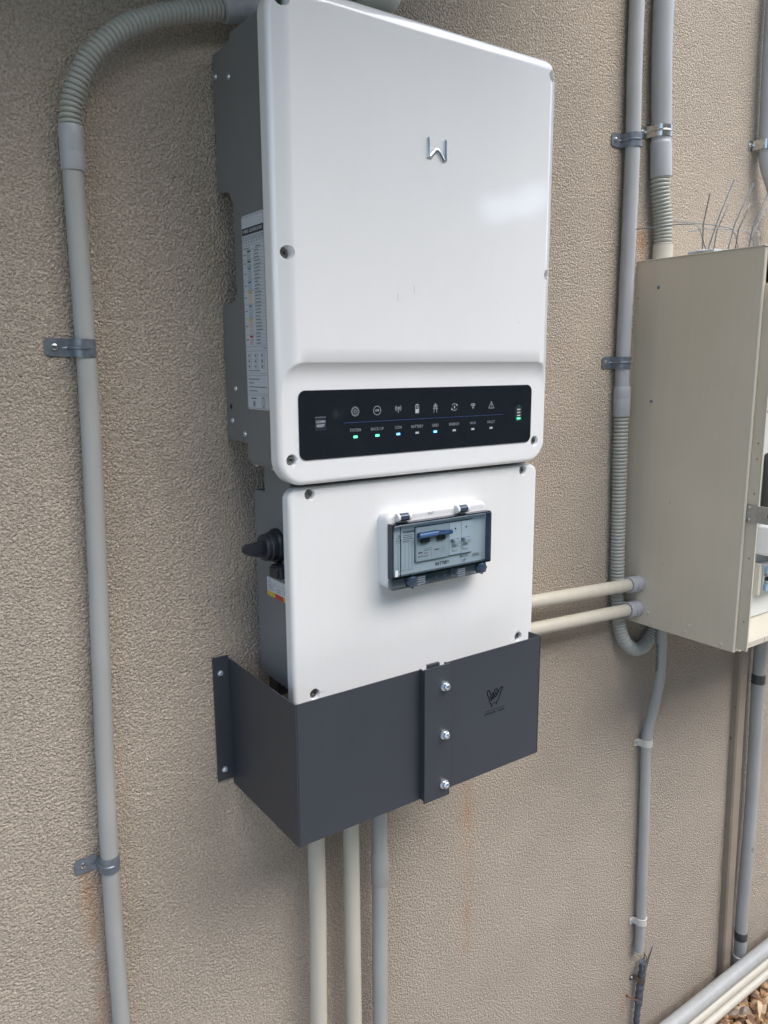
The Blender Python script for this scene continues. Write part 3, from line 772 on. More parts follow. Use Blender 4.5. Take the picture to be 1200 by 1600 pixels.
# smoked lid
lid = MB(); YL = YF - .0115
lid.rbox(.1285, .2890, YF - .001, YL, -.0985, -.0310, .004, .0025, 5, 3, True)
lid = lid.build('clear_lid', M_smoke, sb)
b = MB()   # dark rim of the lid
rim = .0016
for (a, c, d, e) in ((.1268, .2902, -.0322, -.0302), (.1268, .2902, -.1000, -.0980)): b.box(a, c, YL + .0015, YF - .0002, d, e, .0005)
for (a, c) in ((.1268, .1284), (.2889, .2906)): b.box(a, c, YL + .0005, YF - .0002, -.0980, -.0322, .0005)
b.box(.1375, .1385, YL - .0008, YL - .0002, -.0975, -.0325)
b.box(.1290, .2888, YL - .0008, YL - .0001, -.0992, -.0965)
b.build('lid_rim', glassmat('smoked_edge', (.20, .26, .34), .06), lid)
MB().rbox(.1275, .2860, YF - .0002, YF - .0070, -.1150, -.1001, .004, .0015, 4, 2, True).build('lid_latch_strip', M_smokel, lid)
MB().rbox(.1840, .2235, YF - .0002, YF - .0090, -.1120, -.1003, .003, .0012, 4, 2, True).build('latch_window', M_smoke, lid)
mg = mat('grip_grey', (.20, .23, .27), .2)
for (u0, u1) in ((.1660, .1790), (.2330, .2460)):
    b = MB().box(u0, u1, YF - .0080, YF - .0068, -.1132, -.1015)
    for k in range(4): b.box(u0, u1, YF - .0100, YF - .0078, -.1035 - k * .0030, -.1020 - k * .0030, .0003)
    b.build('finger_grip', mg, lid)
for xc in (.1570, .2745):
    b = MB(); prof = [(0, -.002), (.0075, -.002), (.0075, .004), (.0060, .0072), (.002, .0084), (0, .0084)]
    b.lathe(prof, (xc, YF - .0070, -.1062), (0, -1, 0), 10)
    for k in range(8):
        a = k * PI / 4; b.lathe([(.0018, -.001), (.0018, .005), (0, .0058)], (xc + .0070 * math.cos(a), YF - .0070, -.1062 + .0070 * math.sin(a)), (0, -1, 0), 8)
    b.build('lid_knob', M_knob, lid)
b = MB(); b.lathe([(0, 0), (.0016, 0), (.002, .0006)], (.1975, YF - .0092, -.1065), (0, -1, 0), 12); b.lathe([(0, 0), (.0016, 0), (.002, .0006)], (.2115, YF - .0092, -.1058), (0, -1, 0), 12)
b.build('seal_hole', M_ink, lid)
MB().box(.1300, .1345, YL - .0005, YL + .002, -.096, -.088, .0004).build('latch_tongue', M_frame, lid)
for (x_, z_) in ((.055, .002), (.03, -.195), (.16, -.16)): pass
# rotary isolator on the side
rs = MB(); C0 = (.0118, -.0840, -.0545)
rs.lathe([(.0215, 0), (.0215, .004), (.0195, .007), (.0180, .007)], C0, (-1, 0, 0), 28)
rs.lathe([(.0178, .004), (.0178, .013), (.0165, .0145), (0, .0145)], C0, (-1, 0, 0), 28)
rsw = rs.build('rotary_isolator', M_black, sb)
b = MB(); b.lathe([(.0165, .0135), (.0165, .019), (.0150, .021), (0, .021)], C0, (-1, 0, 0), 28)
b.prism([(-.0165, .003), (-.0165, .030), (-.010, .058), (-.0035, .066), (.0035, .066), (.0095, .058), (.0125, .030), (.0125, .003)], lambda u, v, d: (C0[0] - v * .52 - .012, C0[1] + d, C0[2] + u * .62), -.0045, .0045, .001)
b.box(C0[0] - .037, C0[0] - .018, C0[1] - .0058, C0[1] + .0058, C0[2] - .0045, C0[2] - .0035)
b.build('isolator_handle', M_black, rsw)
MB().box(-.002, .012, -.1150, -.0890, -.0900, -.0745, .002, 3).box(-.006, -.001, -.111, -.094, -.0885, -.076, .0015, 3).build('lock_tab', M_black, rsw)
text('lettering', 'OFF', .006, -.088, -.0215, 'side', .012, M_dim, sb, h=.0003)
b = MB(); b.ribbon([(C0[1] + .031 * math.cos(R_(a)), C0[2] + .031 * math.sin(R_(a))) for a in range(100, 150, 8)], .0006, side(.012), .0003); b.build('printed_arc', M_ink, sb, smooth=False)
wl_ = MB().box(.0116, .012, -.1175, -.0525, -.1240, -.1000).build('warning_label', mat('white_label', (.62, .65, .68), .5), sb)
SW = side(.0116)
b = MB(); b.rect(-.0740, -.0530, -.1238, -.1178, SW, .0002); b.rect(-.1170, -.0960, -.1238, -.1178, SW, .0002); b.build('colour_band', M_yel, wl_, smooth=False)
b = MB(); b.rect(-.0958, -.0742, -.1238, -.1178, SW, .0002); b.build('colour_band', M_red, wl_, smooth=False)
b = MB(); b.rect(-.117, -.053, -.1070, -.1067, SW, .0002)
for u in (-.0735, -.0955): b.rect(u, u + .0003, -.1175, -.1002, SW, .0002)
b.ribbon([(-.058, -.106), (-.063, -.106), (-.0605, -.1015)], .0006, SW, .0003, True)
for k in range(3): b.rect(-.070, -.056, -.1100 - k * .0026, -.1092 - k * .0026, SW, .0003)
b.rect(-.090, -.078, -.112, -.1112, SW, .0003); b.rect(-.090, -.078, -.115, -.1142, SW, .0003)
b.ribbon(circ(-.1015, -.1125, .003, n=10), .0006, SW, .0003, True); b.rect(-.110, -.107, -.1155, -.1095, SW, .0003)
b.build('printed_words', M_inkl, wl_, smooth=False)
b = MB()
for y_ in (-.0735, -.0955): pass

# cable glands hidden in the shroud
for x_, r_g in ((.0865, .016), (.1463, .016), (.197, .016), (.30, .014)):
    MB().lathe([(r_g, -.0), (r_g, .012), (r_g * .8, .022), (r_g * .8, .04)], (x_, -.055, -.237), (0, 0, -1), 20).build('cable_gland', M_black, sb)
MB().box(.02, .06, -.060, -.030, -.262, -.238, .002).build('blanking_plug', M_black, sb)

# ------------------------------------------------------------------ cable shroud
YC = -.1839; XL, XR, ZB, ZT = -.0242, .3732, -.3964, -.2173
sh = thing('cable_shroud', 'dark charcoal folded steel shroud around the cables below the white boxes', 'cable shroud', (.17, 0, ZB))
MB().box(XL, XL + .002, YC, -.002, ZB, ZT, .0009).build('side_plate', M_shroud, sh)
MB().box(XR - .002, XR, YC, -.160, ZB, ZT, .0009).build('side_plate', M_shroud, sh)
MB().box(XL + .0021, .160, YC, YC + .002, ZB, ZT, .0009).build('front_plate', M_shroud, sh)
MB().box(.1982, XR - .0021, YC, YC + .002, ZB, ZT, .0009).build('front_plate', M_shroud, sh)
MB().box(.1550, .1975, YC - .0105, YC - .0080, ZB - .0015, ZT + .0030, .0005).box(.1550, .1572, YC - .0080, YC + .001, ZB + .002, ZT + .0010).box(.1958, .1975, YC - .0080, YC + .001, ZB + .002, ZT + .001).build('joint_strip', M_shroud, sh)
MB().box(.1640, .1830, YC - .0060, YC - .0015, ZT - .010, ZT + .0060, .0006).build('joint_tab', M_shroud, sh)
MB().box(XL - .0220, XL, -.0030, -.0008, ZB + .0085, ZT + .0045, .0004).build('wall_flange', M_shroud, sh)
for z_ in (-.2425, -.3092, -.3789): screw('bolt', (.1870, YC - .0105, z_), (0, -1, 0), .0067, .0075, M_zinc, sh, 'hex')
for z_ in (-.2351, -.3719): screw('bolt', (-.0361, -.0030, z_), (0, -1, 0), .0042, .0035, M_zinc, sh, 'hex')
# shaka hand emblem
FC = front(YC); b = MB(); ex, ez = .2855, -.2880
def hp(pts): return [(ex + (a - 680) * .0000620, ez - (c - 640) * .0000520) for a, c in pts]
b.ribbon(hp([(590, 900), (600, 830), (540, 750), (510, 620), (460, 500), (450, 410), (490, 390), (530, 430), (560, 520), (555, 620), (580, 690), (600, 660), (595, 560), (620, 480)]), .0015, FC, .0002)
b.ribbon(hp([(600, 600), (640, 650), (650, 600), (640, 500), (680, 420), (730, 410), (770, 470), (750, 560), (700, 630), (665, 590), (660, 520)]), .0015, FC, .00026)
b.ribbon(hp([(705, 480), (710, 560), (735, 570), (790, 500), (850, 405), (910, 410), (870, 500), (830, 600), (790, 720), (740, 770), (735, 840)]), .0015, FC, .00032)
b.ribbon(hp([(610, 800), (650, 770), (700, 800), (735, 780)]), .0009, FC, .00038)
b.rect(.2672, .3038, -.3052, -.3046, FC, .0002)
xx = .2672
for k in range(12):
    wd = .0021
    if k != 7:
        b.ribbon([(xx, -.3100), (xx, -.3080), (xx + wd, -.3080), (xx + wd, -.3090), (xx, -.3090)] if k % 2 else [(xx, -.3080), (xx, -.3100), (xx + wd, -.3100), (xx + wd, -.3080)], .0006, FC, .0002)
    xx += .0031
b.build('hand_emblem', mat('black_print', (.003, .0035, .005), .8, spec=.1), sh, smooth=False)

# ------------------------------------------------------------------ conduits
def straight(P, r, m, name, parent, seg=24, step=.02):
    pts, L = smoothpath(P, step); return MB().tube(pts, r, seg).build(name, m, parent)
def socket(p0, p1, r, m, name, parent, lip=True):
    p0, p1 = Vector(p0), Vector(p1); d = p1 - p0; L = d.length; ax = d.normalized()
    return MB().lathe([(r * .80, -.0002), (r * .97, 0), (r, .0012), (r, L * .38), (r * .985, L * .40), (r, L * .42), (r, L - .0012), (r * .97, L), (r * .80, L + .0002)], p0, ax, 28).build(name, m, parent)

YP = -.0145
lc = thing('grey_conduit', 'long grey conduit at far left rising into a corrugated bend over the inverter', 'conduit', (-.2, YP, -1.4))
straight([(-.1800, YP, .378), (-.1800, YP, .25), (-.1812, YP, .10), (-.1850, YP, -.05), (-.1900, YP, -.20), (-.1950, YP, -.35), (-.1975, YP, -.5), (-.1980, YP, -.68), (-.1985, YP, -1.4)], .0107, M_cond, 'pipe', lc)
socket((-.1795, YP, .3655), (-.1790, YP, .4105), .0124, M_coup, 'coupler', lc)
corrugated([(-.1790, YP, .405), (-.1782, YP, .4205), (-.1757, YP - .001, .435), (-.1700, YP - .004, .453), (-.1600, YP - .008, .4735), (-.1450, YP - .012, .492), (-.1220, YP - .013, .512), (-.096, YP - .012, .527), (-.067, YP - .011, .5395), (-.037, YP - .010, .549), (-.0095, YP - .009, .5565), (0, YP - .009, .559)], .0112).build('corrugated_bend', M_cor, lc)
socket((-.0045, YP - .009, .5578), (.042, YP - .009, .5700), .0140, M_coup, 'coupler', lc)
pts, L = smoothpath([(.04, YP - .009, .5690), (.09, YP - .010, .582), (.12, YP - .012, .592), (.150, YP - .020, .606), (.174, YP - .028, .630), (.178, YP - .028, .68), (.178, YP - .028, 1.3)], .01)
MB().tube(pts, .0125, 20).build('upper_pipe', M_cond, lc)
lc2 = thing('grey_conduit', 'short pale conduit elbow peeking out above the top edge of the inverter', 'conduit', (.23, -.03, .60))
pts, L = smoothpath([(.150, -.020, .606), (.185, -.030, .6075), (.210, -.036, .6130), (.2215, -.036, .635), (.2225, -.036, .68)], .004)
MB().tube(pts, .0165, 24).build('elbow', M_saddle, lc2)
straight([(.2225, -.036, .675), (.2225, -.036, 1.3)], .0125, M_cond, 'pipe', lc2)

def zrel(x, z): return x
saddle('pipe_clamp', 'galvanised strap clamp halfway down the far left grey conduit', -.1818, YP, .0107, .182, .0195, .0270, M_galv, tilt=-.05)
saddle('pipe_clamp', 'galvanised strap clamp low on the far left conduit, rust streak below', -.1974, YP, .0107, -.440, .0195, .0270, M_galv, tilt=.03)

# middle conduit left of the meter box
c1 = thing('grey_conduit', 'slim pale grey conduit running down the left edge of the meter box', 'conduit', (.73, YP, -.3))
straight([(.7300, YP, 1.3), (.7300, YP, .74), (.7368, YP, .53), (.7385, YP, .35), (.7390, YP, .17), (.7410, YP, .108)], .0125, M_coup, 'pipe', c1)
socket((.7410, YP, .122), (.7425, YP, .070), .0149, M_coup, 'coupler', c1)
corrugated([(.7425, YP, .074), (.7436, YP, .012), (.7482, YP, -.106), (.7515, YP, -.19), (.7570, YP, -.27), (.7640, YP, -.318), (.7800, YP - .001, -.358), (.8080, YP - .004, -.383), (.8380, YP - .002, -.387), (.862, YP, -.376), (.8780, YP, -.355), (.886, YP, -.318)], .0132, .0066, .0030).build('corrugated_bend', M_cor, c1)
YQ = -.0185
c2 = thing('grey_conduit', 'thicker pale grey conduit entering the top of the meter box', 'conduit', (.83, YQ, .34))
straight([(.7935, YQ, 1.3), (.7937, YQ, .757), (.8065, YQ, .555), (.8070, YQ, .52)], .0168, M_coup, 'pipe', c2)
MB().lathe([(.0165, 0), (.0172, .001), (.0180, .006), (.0180, .058), (.0170, .0592), (.0150, .0592)], (.8066, YQ, .5400), (.006, 0, -.06), 28).build('coupler', M_coup, c2)
corrugated([(.8110, YQ, .484), (.8115, YQ, .470), (.8150, YQ, .450), (.8200, YQ, .430), (.8240, YQ, .410), (.8270, YQ, .388), (.8280, YQ, .368)], .0163, .0062, .0032).build('corrugated_bend', M_cor, c2)
MB().lathe([(.0145, 0), (.0176, .0005), (.0178, .028), (.0185, .0285), (.0185, .0315)], (.8290, YQ, .3700), (0, 0, -1), 14).build('collar', M_creamc, c2)
saddle('pipe_clamp', 'upper galvanised strap clamp on the slim conduit beside the meter box', .7375, YP, .0125, .531, .0220, .0260, M_galv)
saddle('pipe_clamp', 'lower galvanised strap clamp on the slim conduit beside the meter box', .7386, YP, .0125, .1640, .0205, .0260, M_galv)
saddle('pipe_clamp', 'shiny steel strap clamp on the thicker conduit above the meter box', .8065, YQ, .0168, .5540, .0185, .014, M_steel, rib=True, t=.001)
c3 = thing('grey_conduit', 'grey conduit cropped by the right edge, bending towards the meter box top', 'conduit', (1.12, -.02, .34))
straight([(1.120, -.02, 1.3), (1.1215, -.02, .83), (1.1330, -.02, .60), (1.1400, -.022, .545), (1.158, -.030, .50), (1.172, -.036, .44), (1.176, -.036, .33)], .0140, M_coup, 'pipe', c3, step=.008)
saddle('pipe_clamp', 'small steel strap clamp on the conduit at the far right edge', 1.1330, -.02, .0140, .5800, .0180, .0130, M_steel, rib=False, t=.001)

# two cream conduits into the meter box
for (z0_, z1_, lab) in ((-.2270, -.2425, 'upper of two cream conduits running level into the meter box side'), (-.2750, -.2905, 'lower of two cream conduits running level into the meter box side')):
    t_ = thing('cream_conduit', lab, 'conduit', (.59, -.04, (z0_ + z1_) / 2), 'cream conduits between switch box and meter box')
    straight([(.36, -.0400, z0_ + .0085), (.5024, -.0400, z0_), (.62, -.0400, z0_ - .0062), (.752, -.0400, z1_ + .0025)], .0117, M_cream, 'pipe', t_)
    socket((.7530, -.0400, z1_ + .0022), (.7845, -.0400, z1_), .0152, M_coup, 'coupler', t_)
    MB().box(.765, .7665, -.0562, -.0545, z1_ - .003, z1_ + .003).build('moulding_tick', M_cond, t_)

# three conduits below the shroud
for x_, xb, r, m, lab in ((.0868, .0838, .0125, M_cream, 'cream conduit dropping from the left end of the shroud'), (.1462, .1465, .0123, M_cream, 'cream conduit dropping from the shroud beside the grey one'), (.1975, .1963, .0121, M_cond, 'grey conduit with a flared joint dropping from the shroud')):
    t_ = thing('drop_conduit', lab, 'conduit', (x_, -.03, -1.4), 'conduits dropping out of the shroud')
    straight([(x_, -.050, -.25), (x_, -.040, -.36), (x_, -.030, -.45), (x_, -.030, -.6), ((x_ + xb) / 2, -.030, -.72), (xb, -.030, -.85), (xb, -.03, -1.4)], r, m, 'pipe', t_)
    if m is M_cond: MB().lathe([(.0121, 0), (.0136, .012), (.0138, .055), (.0130, .057), (.0121, .057)], (x_, -.030, -.568), (0, 0, -1), 28).build('flared_joint', m, t_)

# thin conduit under the meter box
c4 = thing('thin_grey_conduit', 'thin grey conduit kinked below the meter box and ending open above the ground', 'conduit', (.89, -.0125, -1.09))
tp = [(.8700, -.036, -.30), (.8717, -.036, -.36), (.8750, -.036, -.4276), (.8760, -.034, -.4650), (.8785, -.026, -.505), (.8785, -.0195, -.540), (.8757, -.0150, -.575), (.8745, -.0135, -.61), (.8828, -.0130, -.747), (.894, -.0130, -1.02), (.8940, -.0130, -1.0950)]
pts, L = smoothpath(tp, .006)
MB().tube(pts, [.0104] * len(pts), 22).build('pipe', M_cond, c4)
text('lettering', '20mm MEDIUM', .0088, 0, -.4080, 'down', (.8717, -.0355, .0104), M_ink, c4, h=.0006, sx=.95, spacing=1.05)
saddle('pipe_saddle', 'upper pale plastic saddle on the thin conduit under the meter box', .8748, -.0138, .0104, -.600, .0150, .0125, M_saddle, t=.0022, rib=False, screwr=.003)
saddle('pipe_saddle', 'lower pale plastic saddle just above the open end of the thin conduit', .8940, -.0130, .0104, -1.020, .0150, .0125, M_saddle, t=.0022, rib=False, screwr=.003)

# batten and right grey pipe
bt = MB(); bt.box(1.2130, 1.2450, -.0170, .001, -.95, -.30, .003, 3).build('tmp', M_batten)
bpy.data.objects.remove(bpy.data.objects['tmp'])
b = bmesh.new(); secs = [(-.30, 1.2165), (-.50, 1.2180), (-.87, 1.2340), (-1.10, 1.2440), (-1.38, 1.2570)]
prev = None
for z_, x_ in secs:
    cur = [b.verts.new(p) for p in ((x_ - .016, .001, z_), (x_ - .016, -.0135, z_), (x_ - .0125, -.0170, z_), (x_ + .0125, -.0170, z_), (x_ + .016, -.0135, z_), (x_ + .016, .001, z_))]
    if prev:
        for i in range(5): b.faces.new((prev[i], prev[i + 1], cur[i + 1], cur[i]))
    prev = cur
bmesh.ops.recalc_face_normals(b, faces=b.faces[:])
bo = MB().merge(b).build('wall_batten', M_batten); tag(bo, 'narrow tan painted batten on the wall beside the right grey pipe', 'batten')
YR = -.0215
c5 = thing('grey_downpipe', 'grey pipe with two dark tape bands right of the tan batten', 'pipe', (1.30, YR, -1.36))
straight([(1.2745, YR, -.28), (1.2745, YR, -.53), (1.2800, YR, -.65), (1.2930, YR, -.89), (1.2945, YR, -1.18), (1.3000, YR, -1.26), (1.3010, YR, -1.30)], .0147, M_cond, 'pipe', c5)
MB().lathe([(.0148, 0), (.0153, .0006), (.0153, .0225), (.0148, .023)], (1.2748, YR, -.5450), (0, 0, -1), 26).build('tape_band', M_tape, c5)
MB().lathe([(.0148, 0), (.0155, .0006), (.0153, .0220), (.0148, .0230)], (1.2965, YR, -1.2280), (.05, 0, -1), 26).build('tape_band', M_tape, c5)
MB().lathe([(.0150, 0), (.0172, .0), (.0178, .0018), (.0172, .0036)], (1.3015, YR, -1.2980), (0, 0, -1), 28).build('socket_ring', M_frame, c5)
MB().lathe([(.0160, 0), (.0170, .002), (.0172, .06), (.0160, .062)], (1.3015, YR, -1.3010), (0, 0, -1), 26).build('socket', M_cond, c5)

# broken cable with its clamp and a rusty nail
c6 = thing('cut_cable', 'weathered dark cable with split end standing out of the ground', 'cable', (.90, -.012, -1.37))
pts, L = smoothpath([(.8990, -.013, -1.38), (.9010, -.013, -1.29), (.9035, -.013, -1.235), (.9060, -.014, -1.19), (.9085, -.015, -1.155), (.9080, -.016, -1.128)], .005)
MB().tube(pts, [.0066 + .0009 * math.sin(i * 1.9) + (.0016 if i > len(pts) * .55 else 0) for i in range(len(pts))], 12).build('sheath', M_rub, c6)
b = MB()
for (dx, dy, lz, wd, lean) in ((-.007, -.004, .014, .005, -.1), (.006, -.003, .036, .006, .55), (.004, .004, .020, .005, .3), (-.002, -.007, .010, .004, 0), (.009, -.001, .016, .004, .8)):
    z_ = -1.136; x_ = .908 + dx; y_ = -.016 + dy
    b.prism([(x_ - wd / 2, z_ - .012), (x_ + wd / 2, z_ - .012), (x_ + wd * .45 + lean * lz * .6, z_ + lz * .55), (x_ + wd * .25 + lean * lz, z_ + lz), (x_ - wd * .3 + lean * lz * .5, z_ + lz * .5)], lambda u, v, d: (u, d, v), y_ - .0007, y_ + .0007)
for k in range(7):
    a = random.uniform(-1, 1); z_ = -1.235 + k * .013
    b.prism([(.902 + a * .002, z_), (.906 + a * .002, z_ + .001), (.904 + a * .004, z_ + .009)], lambda u, v, d: (u, d, v), -.0215, -.0195)
b.build('torn_sheath', M_rub, c6, smooth=False)
pts, L = smoothpath([(.9070, -.018, -1.150), (.9120, -.021, -1.130), (.9110, -.022, -1.116), (.9050, -.021, -1.104), (.9000, -.020, -1.096)], .003)
MB().tube(pts, .0013, 8).build('bare_wire', M_copper, c6)
saddle('pipe_saddle', 'small tarnished metal saddle clamping the dark cut cable', .9060, -.0135, .0088, -1.172, .0120, .0120, mat('tarnished_steel', (.20, .17, .14), .4, metal=.7, var=.3, vscale=120), t=.0012, rib=False, screwr=.0034, tilt=-.25)
nl = MB().tube([(.8775, .001, -1.2080), (.8800, -.010, -1.2105), (.8910, -.0180, -1.2150)], [.0016, .0013, .0010], 8).lathe([(0, -.001), (.003, -.001), (.003, .0006), (0, .0006)], (.8775, -.0015, -1.2080), (0, -1, 0), 10).build('rusty_nail', M_rust)
tag(nl, 'bent rusty nail poking from the wall beside the dark cable', 'nail')

# three pipes along the foot of the wall
for (y_, z_, r, m, dz, lab) in ((-.0605, -1.2850, .0165, M_cond, 0, 'thick grey pipe lying level along the foot of the wall'), (-.0700, -1.3090, .0108, M_cream, -.0006, 'upper cream pipe lying just below the thick grey pipe'), (-.0790, -1.3300, .0102, M_cream, 0, 'lowest cream pipe lying on the stones under the other two')):
    t_ = thing('ground_pipe', lab, 'pipe', (1.1, y_, z_), 'pipes along the foot of the wall')
    straight([(.1, y_, z_), (.7, y_, z_), (1.0, y_, z_), (1.4, y_ + .003, z_), (2.6, y_ + .003, z_)], r, m, 'pipe', t_, step=.05)

# ------------------------------------------------------------------ meter box
mbx = thing('meter_box', 'open beige metal meter box with scratched paint on the right of the wall', 'meter box', (1.08, 0, -.32))
X0, X1, Z0, Z1, YD = .785, 1.385, -.3190, .3387, -.2330
MB().box(X0, X0 + .002, YD, 0, Z0, Z1).build('side_panel', M_box, mbx)
MB().box(X1 - .002, X1, YD, 0, Z0, Z1).build('side_panel', M_box, mbx)
MB().box(X0 - .001, X1 + .001, YD - .002, 0, Z1 + .0002, Z1 + .0022, .0006).build('top_panel', M_boxl, mbx)
MB().box(X0 + .0025, X1 - .0025, YD - .002, 0, Z0 + .0002, Z0 + .002).build('bottom_panel', M_boxl, mbx)
MB().box(.7995, X1 - .003, YD - .0035, YD - .0021, Z0 - .0015, Z0 + .0085, .0003).build('bottom_lip', M_boxl, mbx)
MB().box(.8795, .8799, YD - .0038, YD - .0034, Z0 - .0015, Z0 + .0085).build('lip_slit', M_hole, mbx)
MB().box(.7995, X1 - .003, YD - .0035, YD - .0021, Z1 - .045, Z1 - .0002, .0003).build('top_lip', M_box, mbx)
MB().box(X0 + .003, X1 - .003, -.004, -.0015, Z0 + .003, Z1 - .001).build('back_panel', M_box, mbx)
MB().tube([(X0 + .0028, YD, Z0), (X0 + .0028, YD, Z1 - .002)], .0030, 14).build('rolled_edge', M_boxl, mbx)
MB().box(X0 + .0040, .7975, YD + .0005, YD + .0022, Z0, Z1 - .001).build('return_flange', M_box, mbx)
MB().box(.7962, .7982, YD - .0180, YD + .0004, Z0 + .004, Z1 - .055, .0003).build('door_flange', M_box, mbx)
MB().box(.7955, .7990, YD - .0193, YD - .0178, Z0 + .004, Z1 - .055, .0003).build('flange_edge', M_boxl, mbx)
for (y_, z_) in ((-.0464, .2925), (-.0452, .0959), (-.1472, -.171), (-.063, -.2931), (-.0726, -.3116), (-.1502, -.2952), (-.1424, -.3117 + .004), (-.2119, -.3110)):
    screw('rivet', (X0, y_, z_), (-1, 0, 0), .0030, .0011, M_boxl if z_ < 0 else M_galv, mbx, 'pan')
for z_ in (.035, .01, -.047, -.155, -.265):
    MB().lathe([(0, .0002), (.0016, .0002), (.0018, 0)], (.7961, YD - .010, z_), (-1, 0, 0), 10).build('rivet', M_batten, mbx)
M_hasp = mat('worn_beige_steel', (.36, .33, .28), .4, var=.15, vscale=60)
hs = MB(); 
pl = [(-.2525, -.0660), (-.3050, -.0655), (-.3120, -.0700), (-.3120, -.0890), (-.3050, -.0945), (-.2525, -.0940)]
hs.prism(pl, lambda u, v, d: (d, u, v), .7935, .7953, .0004); ho = hs.build('hasp', M_hasp, mbx)
MB().box(.7935, .7953, -.2520, -.2345, -.0960, -.0640, .0004).build('hasp_plate', M_hasp, ho)
MB().lathe([(0, .0003), (.0058, .0003), (.0064, 0)], (.7933, -.2760, -.0800), (-1, 0, 0), 20).build('hasp_hole', M_hole, ho)
for z_ in (-.0700, -.0900): screw('rivet', (.7935, -.2380, z_), (-1, 0, 0), .0026, .0016, M_steel, ho, 'pan')
MB().box(.8020, 1.378, -.1550, -.1500, -.3150, .300).build('inner_panel', mat('white_inner_panel', (.62, .64, .62), .45, var=.03), mbx)
YN = -.155; FN = front(YN)
em_ = thing('electricity_meter', 'dark glazed electricity meter inside the open meter box', 'meter', (1.06, YN, -.10))
MB().box(.9760, 1.16, YN - .030, YN, -.1050, .0, .004, 3).build('case', M_mwin, em_)
b = MB(); pts = [(1.005 + .012 * math.cos(a / 6), YN - .034, -.055 + .028 * math.sin(a / 6)) for a in range(0, 30)]; b.tube(pts, .0025, 8); b.build('copper_loop', M_rust, em_)
MB().box(.985, 1.10, YN - .036, YN - .030, -.098, -.083, .001).build('terminal_strip', M_dim, em_)
sc = thing('service_fuse_box', 'white plastic fuse enclosure under the meter, cropped by the right edge', 'enclosure', (1.1, YN, -.30))
MB().box(.9680, 1.20, YN - .030, YN, -.1900, -.1330, .006, 3).build('case', M_frame, sc)
MB().box(.972, .995, YN - .0310, YN - .0302, -.1400, -.1380).build('slot', M_hole, sc)
MB().tube([(.975, YN - .040, -.1700), (1.20, YN - .040, -.1700)], .0085, 18).build('tube', M_frame, sc)
MB().box(.9640, .9740, YN - .016, YN, -.2660, -.2060, .001).build('trim', M_creamc, sc)
cb = thing('circuit_breakers', 'row of pale blue circuit breakers low inside the open meter box', 'circuit breaker', (1.0, YN, -.26))
mblue = mat('pale_blue_breaker', (.28, .42, .52), .4)
for k in range(5):
    x_ = .9800 + k * .0185
    q = MB().box(x_, x_ + .0178, YN - .016, YN, -.2620, -.2090, .001).build('breaker', M_brk, cb)
    MB().box(x_ + .001, x_ + .0168, YN - .0225, YN - .016, -.2260, -.2110, .001).build('terminal_cover', mblue, q)
    MB().box(x_ + .001, x_ + .0168, YN - .0225, YN - .016, -.2600, -.2460, .001).build('terminal_cover', mblue, q)
    MB().box(x_ + .004, x_ + .0135, YN - .0280, YN - .016, -.2400, -.2330, .001).build('toggle', M_black, q)
st = MB().box(.9620, 1.03, YN - .0008, YN, .0740, .1120).build('panel_sticker', M_label); tag(st, 'white sticker with black lower edge on the inner panel of the meter box', 'sticker')
MB().rect(.9620, 1.03, .0740, .0775, FN, .0010).build('black_band', M_ink, st, smooth=False)
MB().rect(.968, .980, .082, .087, FN, .0010).rect(.968, .984, .098, .102, FN, .0010).build('printed_mark', M_blue, st, smooth=False)

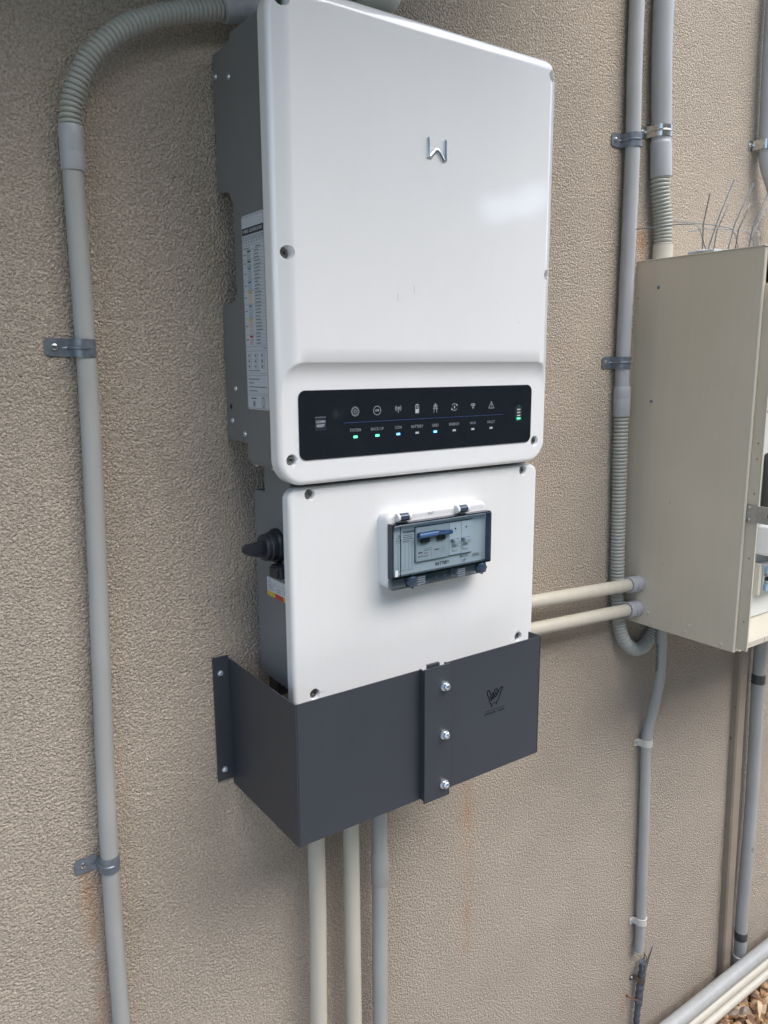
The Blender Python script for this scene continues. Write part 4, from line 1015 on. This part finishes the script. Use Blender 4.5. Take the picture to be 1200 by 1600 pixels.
# bird spikes
bs = thing('bird_spikes', 'thin wire bird spikes on a clear base on top of the meter box', 'bird spikes', (.9, -.12, Z1))
b = MB(); b.box(.7900, 1.20, -.145, -.095, Z1 + .0024, Z1 + .0075, .002, 2)
for k in range(18): b.lathe([(.014, 0), (.011, .0025), (.004, .0035 + .001 * (k % 3)), (0, .004)], (.800 + k * .022, -.12 + .012 * math.sin(k * 2.3), Z1 + .006), (0, 0, 1), 9)
b.build('base_strip', M_clear, bs)
zb = Z1 + .006
W3 = [([(.795, -.12, zb), (.7925, -.12, .386), (.806, -.12, .437)], 0), ([(.812, -.118, zb), (.832, -.118, .389), (.853, -.118, .428), (.876, -.118, .467)], 1), ([(.8200, -.124, zb), (.8260, -.124, .380), (.8560, -.124, .425)], 0),
      ([(.866, -.12, zb), (.884, -.12, .396), (.908, -.12, .433), (.932, -.12, .468)], 1), ([(.880, -.126, zb), (.8860, -.126, .385), (.915, -.126, .43)], 0),
      ([(.928, -.12, zb), (.940, -.12, .397), (.962, -.12, .43), (.983, -.12, .462)], 1), ([(.935, -.126, zb), (.932, -.126, .385), (.972, -.126, .432)], 0),
      ([(.80, -.124, zb), (.7850, -.118, .380), (.7760, -.105, .3880), (.7550, -.060, .389), (.735, -.03, .386)], 1),
      ([(.900, -.124, zb), (.885, -.118, .384), (.868, -.105, .393), (.830, -.060, .402), (.815, -.04, .405)], 1),
      ([(.950, -.126, zb), (.935, -.118, .384), (.915, -.105, .391), (.87, -.08, .392), (.84, -.06, .388)], 1),
      ([(.965, -.126, zb), (.945, -.130, .380), (.925, -.14, .385), (.88, -.16, .380)], 0)]
for P, k in W3:
    pts = smoothpath(P, .006)[0] if len(P) > 4 else P
    MB().tube(pts, .00075 if len(P) > 4 else .0011, 6).build('wire', M_steel if k == 0 else M_galv, bs)

# ------------------------------------------------------------------ dry leaves on the stones
for (x_, y_, rz, ln, lab) in ((1.2350, -.115, .5, .055, 'curled straw coloured leaf on the stones by the lowest pipe'), (1.40, -.10, -.2, .05, 'dry pale leaf blade on the stones at the right edge')):
    b = bmesh.new(); prev = None
    for i in range(9):
        t = i / 8; hwid = .005 * math.sin(PI * min(max(t, .03), .97)) + .0006
        c = Vector((x_ + (t - .5) * ln * math.cos(rz), y_ + (t - .5) * ln * math.sin(rz), -1.350 + .014 * math.sin(t * PI)))
        nn = Vector((-math.sin(rz), math.cos(rz), .4)) * hwid
        cur = [b.verts.new(c - nn), b.verts.new(c + Vector((0, 0, -.001))), b.verts.new(c + nn)]
        if prev: b.faces.new((prev[0], prev[1], cur[1], cur[0])); b.faces.new((prev[1], prev[2], cur[2], cur[1]))
        prev = cur
    o = MB().merge(b).build('dry_leaf', M_leaf); tag(o, lab, 'leaf')
